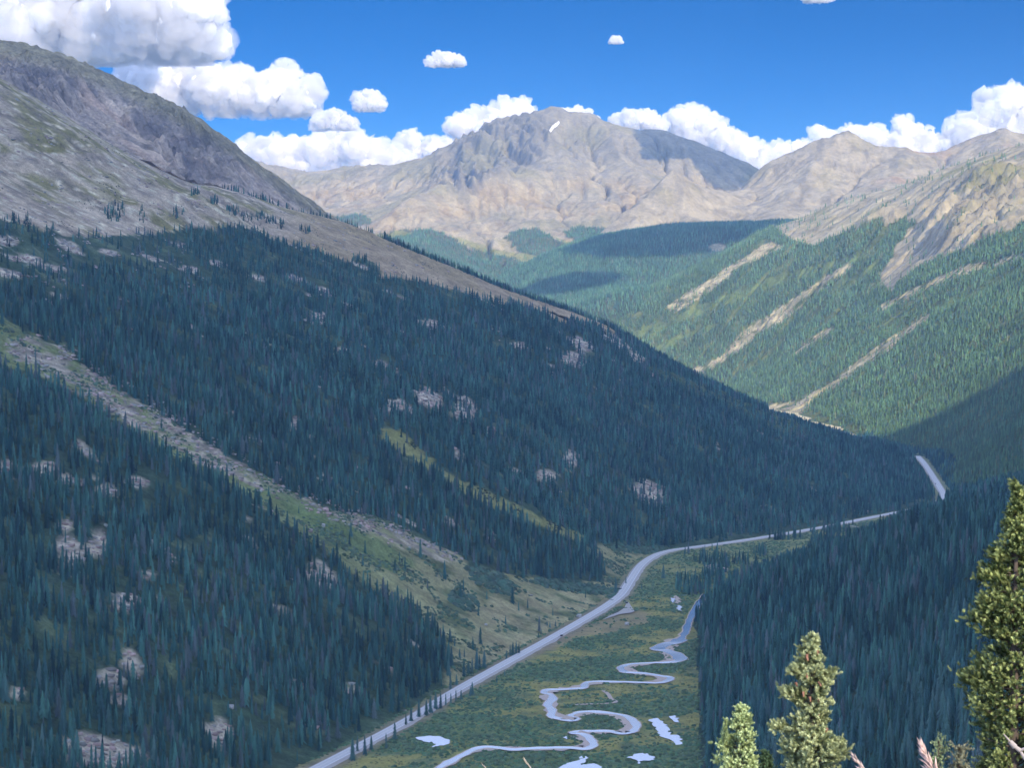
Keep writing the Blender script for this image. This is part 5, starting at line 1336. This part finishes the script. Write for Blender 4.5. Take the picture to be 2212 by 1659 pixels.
# leafy sprig at the foot of the largest spruce, and its dead twig
def sprig(label, fx, fy, dist, seed):
    r = np.random.default_rng(seed); top = P(fx, fy, dist); gz = float(near_z(np.array(top[0]), np.array(top[1]))); e = bpy.data.objects.new("leafy_shrub", None); COL.objects.link(e); e.location = (top[0], top[1], gz); tag(e, label, "shrub")
    H_ = top[2] - gz; segs = []; V = []; F_ = []; C_ = []
    for k in range(9):
        a = np.array([r.uniform(-.14, .14), r.uniform(-.12, .12), H_ * r.uniform(.9, 1.0)]); b0 = np.array([a[0] * .3, a[1] * .3, 0]); segs.append((b0, a, .006, .003))
        for j in range(12):
            t = r.uniform(.55, 1); q = b0 + (a - b0) * t; dd = r.normal(0, 1, 3); dd[2] = abs(dd[2]); dd /= np.linalg.norm(dd); L_ = r.uniform(.030, .045); sd = np.cross(dd, r.normal(0, 1, 3)); sd /= np.linalg.norm(sd)
            i0 = len(V); V += [q, q + dd * L_ * .3 + sd * L_ * .3, q + dd * L_ * .7 + sd * L_ * .32, q + dd * L_, q + dd * L_ * .7 - sd * L_ * .32, q + dd * L_ * .3 - sd * L_ * .3]; F_.append((i0, i0 + 1, i0 + 2, i0 + 3)); F_.append((i0, i0 + 3, i0 + 4, i0 + 5)); C_ += [np.array((.22, .34, .08)) * r.uniform(.7, 1.2)] * 6
    link("stem", tube_mesh("stem", segs, 5), MAT_BARK, e); link("leaves", mesh_np("leaves", np.array(V), np.array(F_), np.array(C_), smooth=False), MAT_NEEDLE, e)
sprig("bright green leafy shrub tip at the foot of the largest spruce", 2142, 1646, 13, 81)
def twig(label, pts, dist):
    w = np.array([P(a, b_, dist) for a, b_ in pts]); root = w[-1].copy(); gz = float(near_z(np.array(root[0]), np.array(root[1])))
    e = bpy.data.objects.new("dead_branch", None); COL.objects.link(e); e.location = (root[0], root[1], gz); tag(e, label, "branch")
    o_ = np.array([root[0], root[1], gz]); q = [p - o_ for p in w]; segs = [(np.zeros(3), q[-1], .03, .024)] + [(b_, a, .022 - .004 * i, .018 - .004 * i) for i, (a, b_) in reversed(list(enumerate(zip(q[:-1], q[1:]))))]
    segs.append((q[2], q[2] + np.array([.10, -.05, .05]), .012, .005)); segs.append((q[1], q[1] + np.array([-.08, -.03, .09]), .01, .004))
    link("bare_stem", tube_mesh("bare_stem", segs, 6), MAT_TWIG, e)
twig("bleached bare dead branch in front of the largest spruce, low at the right edge", [(2181,1602),(2192,1614),(2203,1622),(2214,1640),(2222,1662)], 14)
HAZE_DENSITY = 3.9e-5
# ------------------------------------------------------------------ air
hz, n_, l_, b_ = node_mat("valley_air")
n_.remove(b_)
pv = n_.new("ShaderNodeVolumePrincipled")
pv.inputs['Color'].default_value = (.36, .60, 1.0, 1); pv.inputs['Absorption Color'].default_value = (1, 1, 1, 1); pv.inputs['Density'].default_value = HAZE_DENSITY; pv.inputs['Anisotropy'].default_value = 0.2
l_.new(pv.outputs[0], n_["Material Output"].inputs['Volume'])
bmz = bmesh.new(); bmesh.ops.create_cube(bmz, size=2.0)
for v in bmz.verts: v.co = (v.co.x * 36000, v.co.y * 36000, -501.0 if v.co.z < 0 else 720.0)
mez = bpy.data.meshes.new("haze"); bmz.to_mesh(mez); bmz.free()
tag(link("haze", mez, hz), kind="stuff")
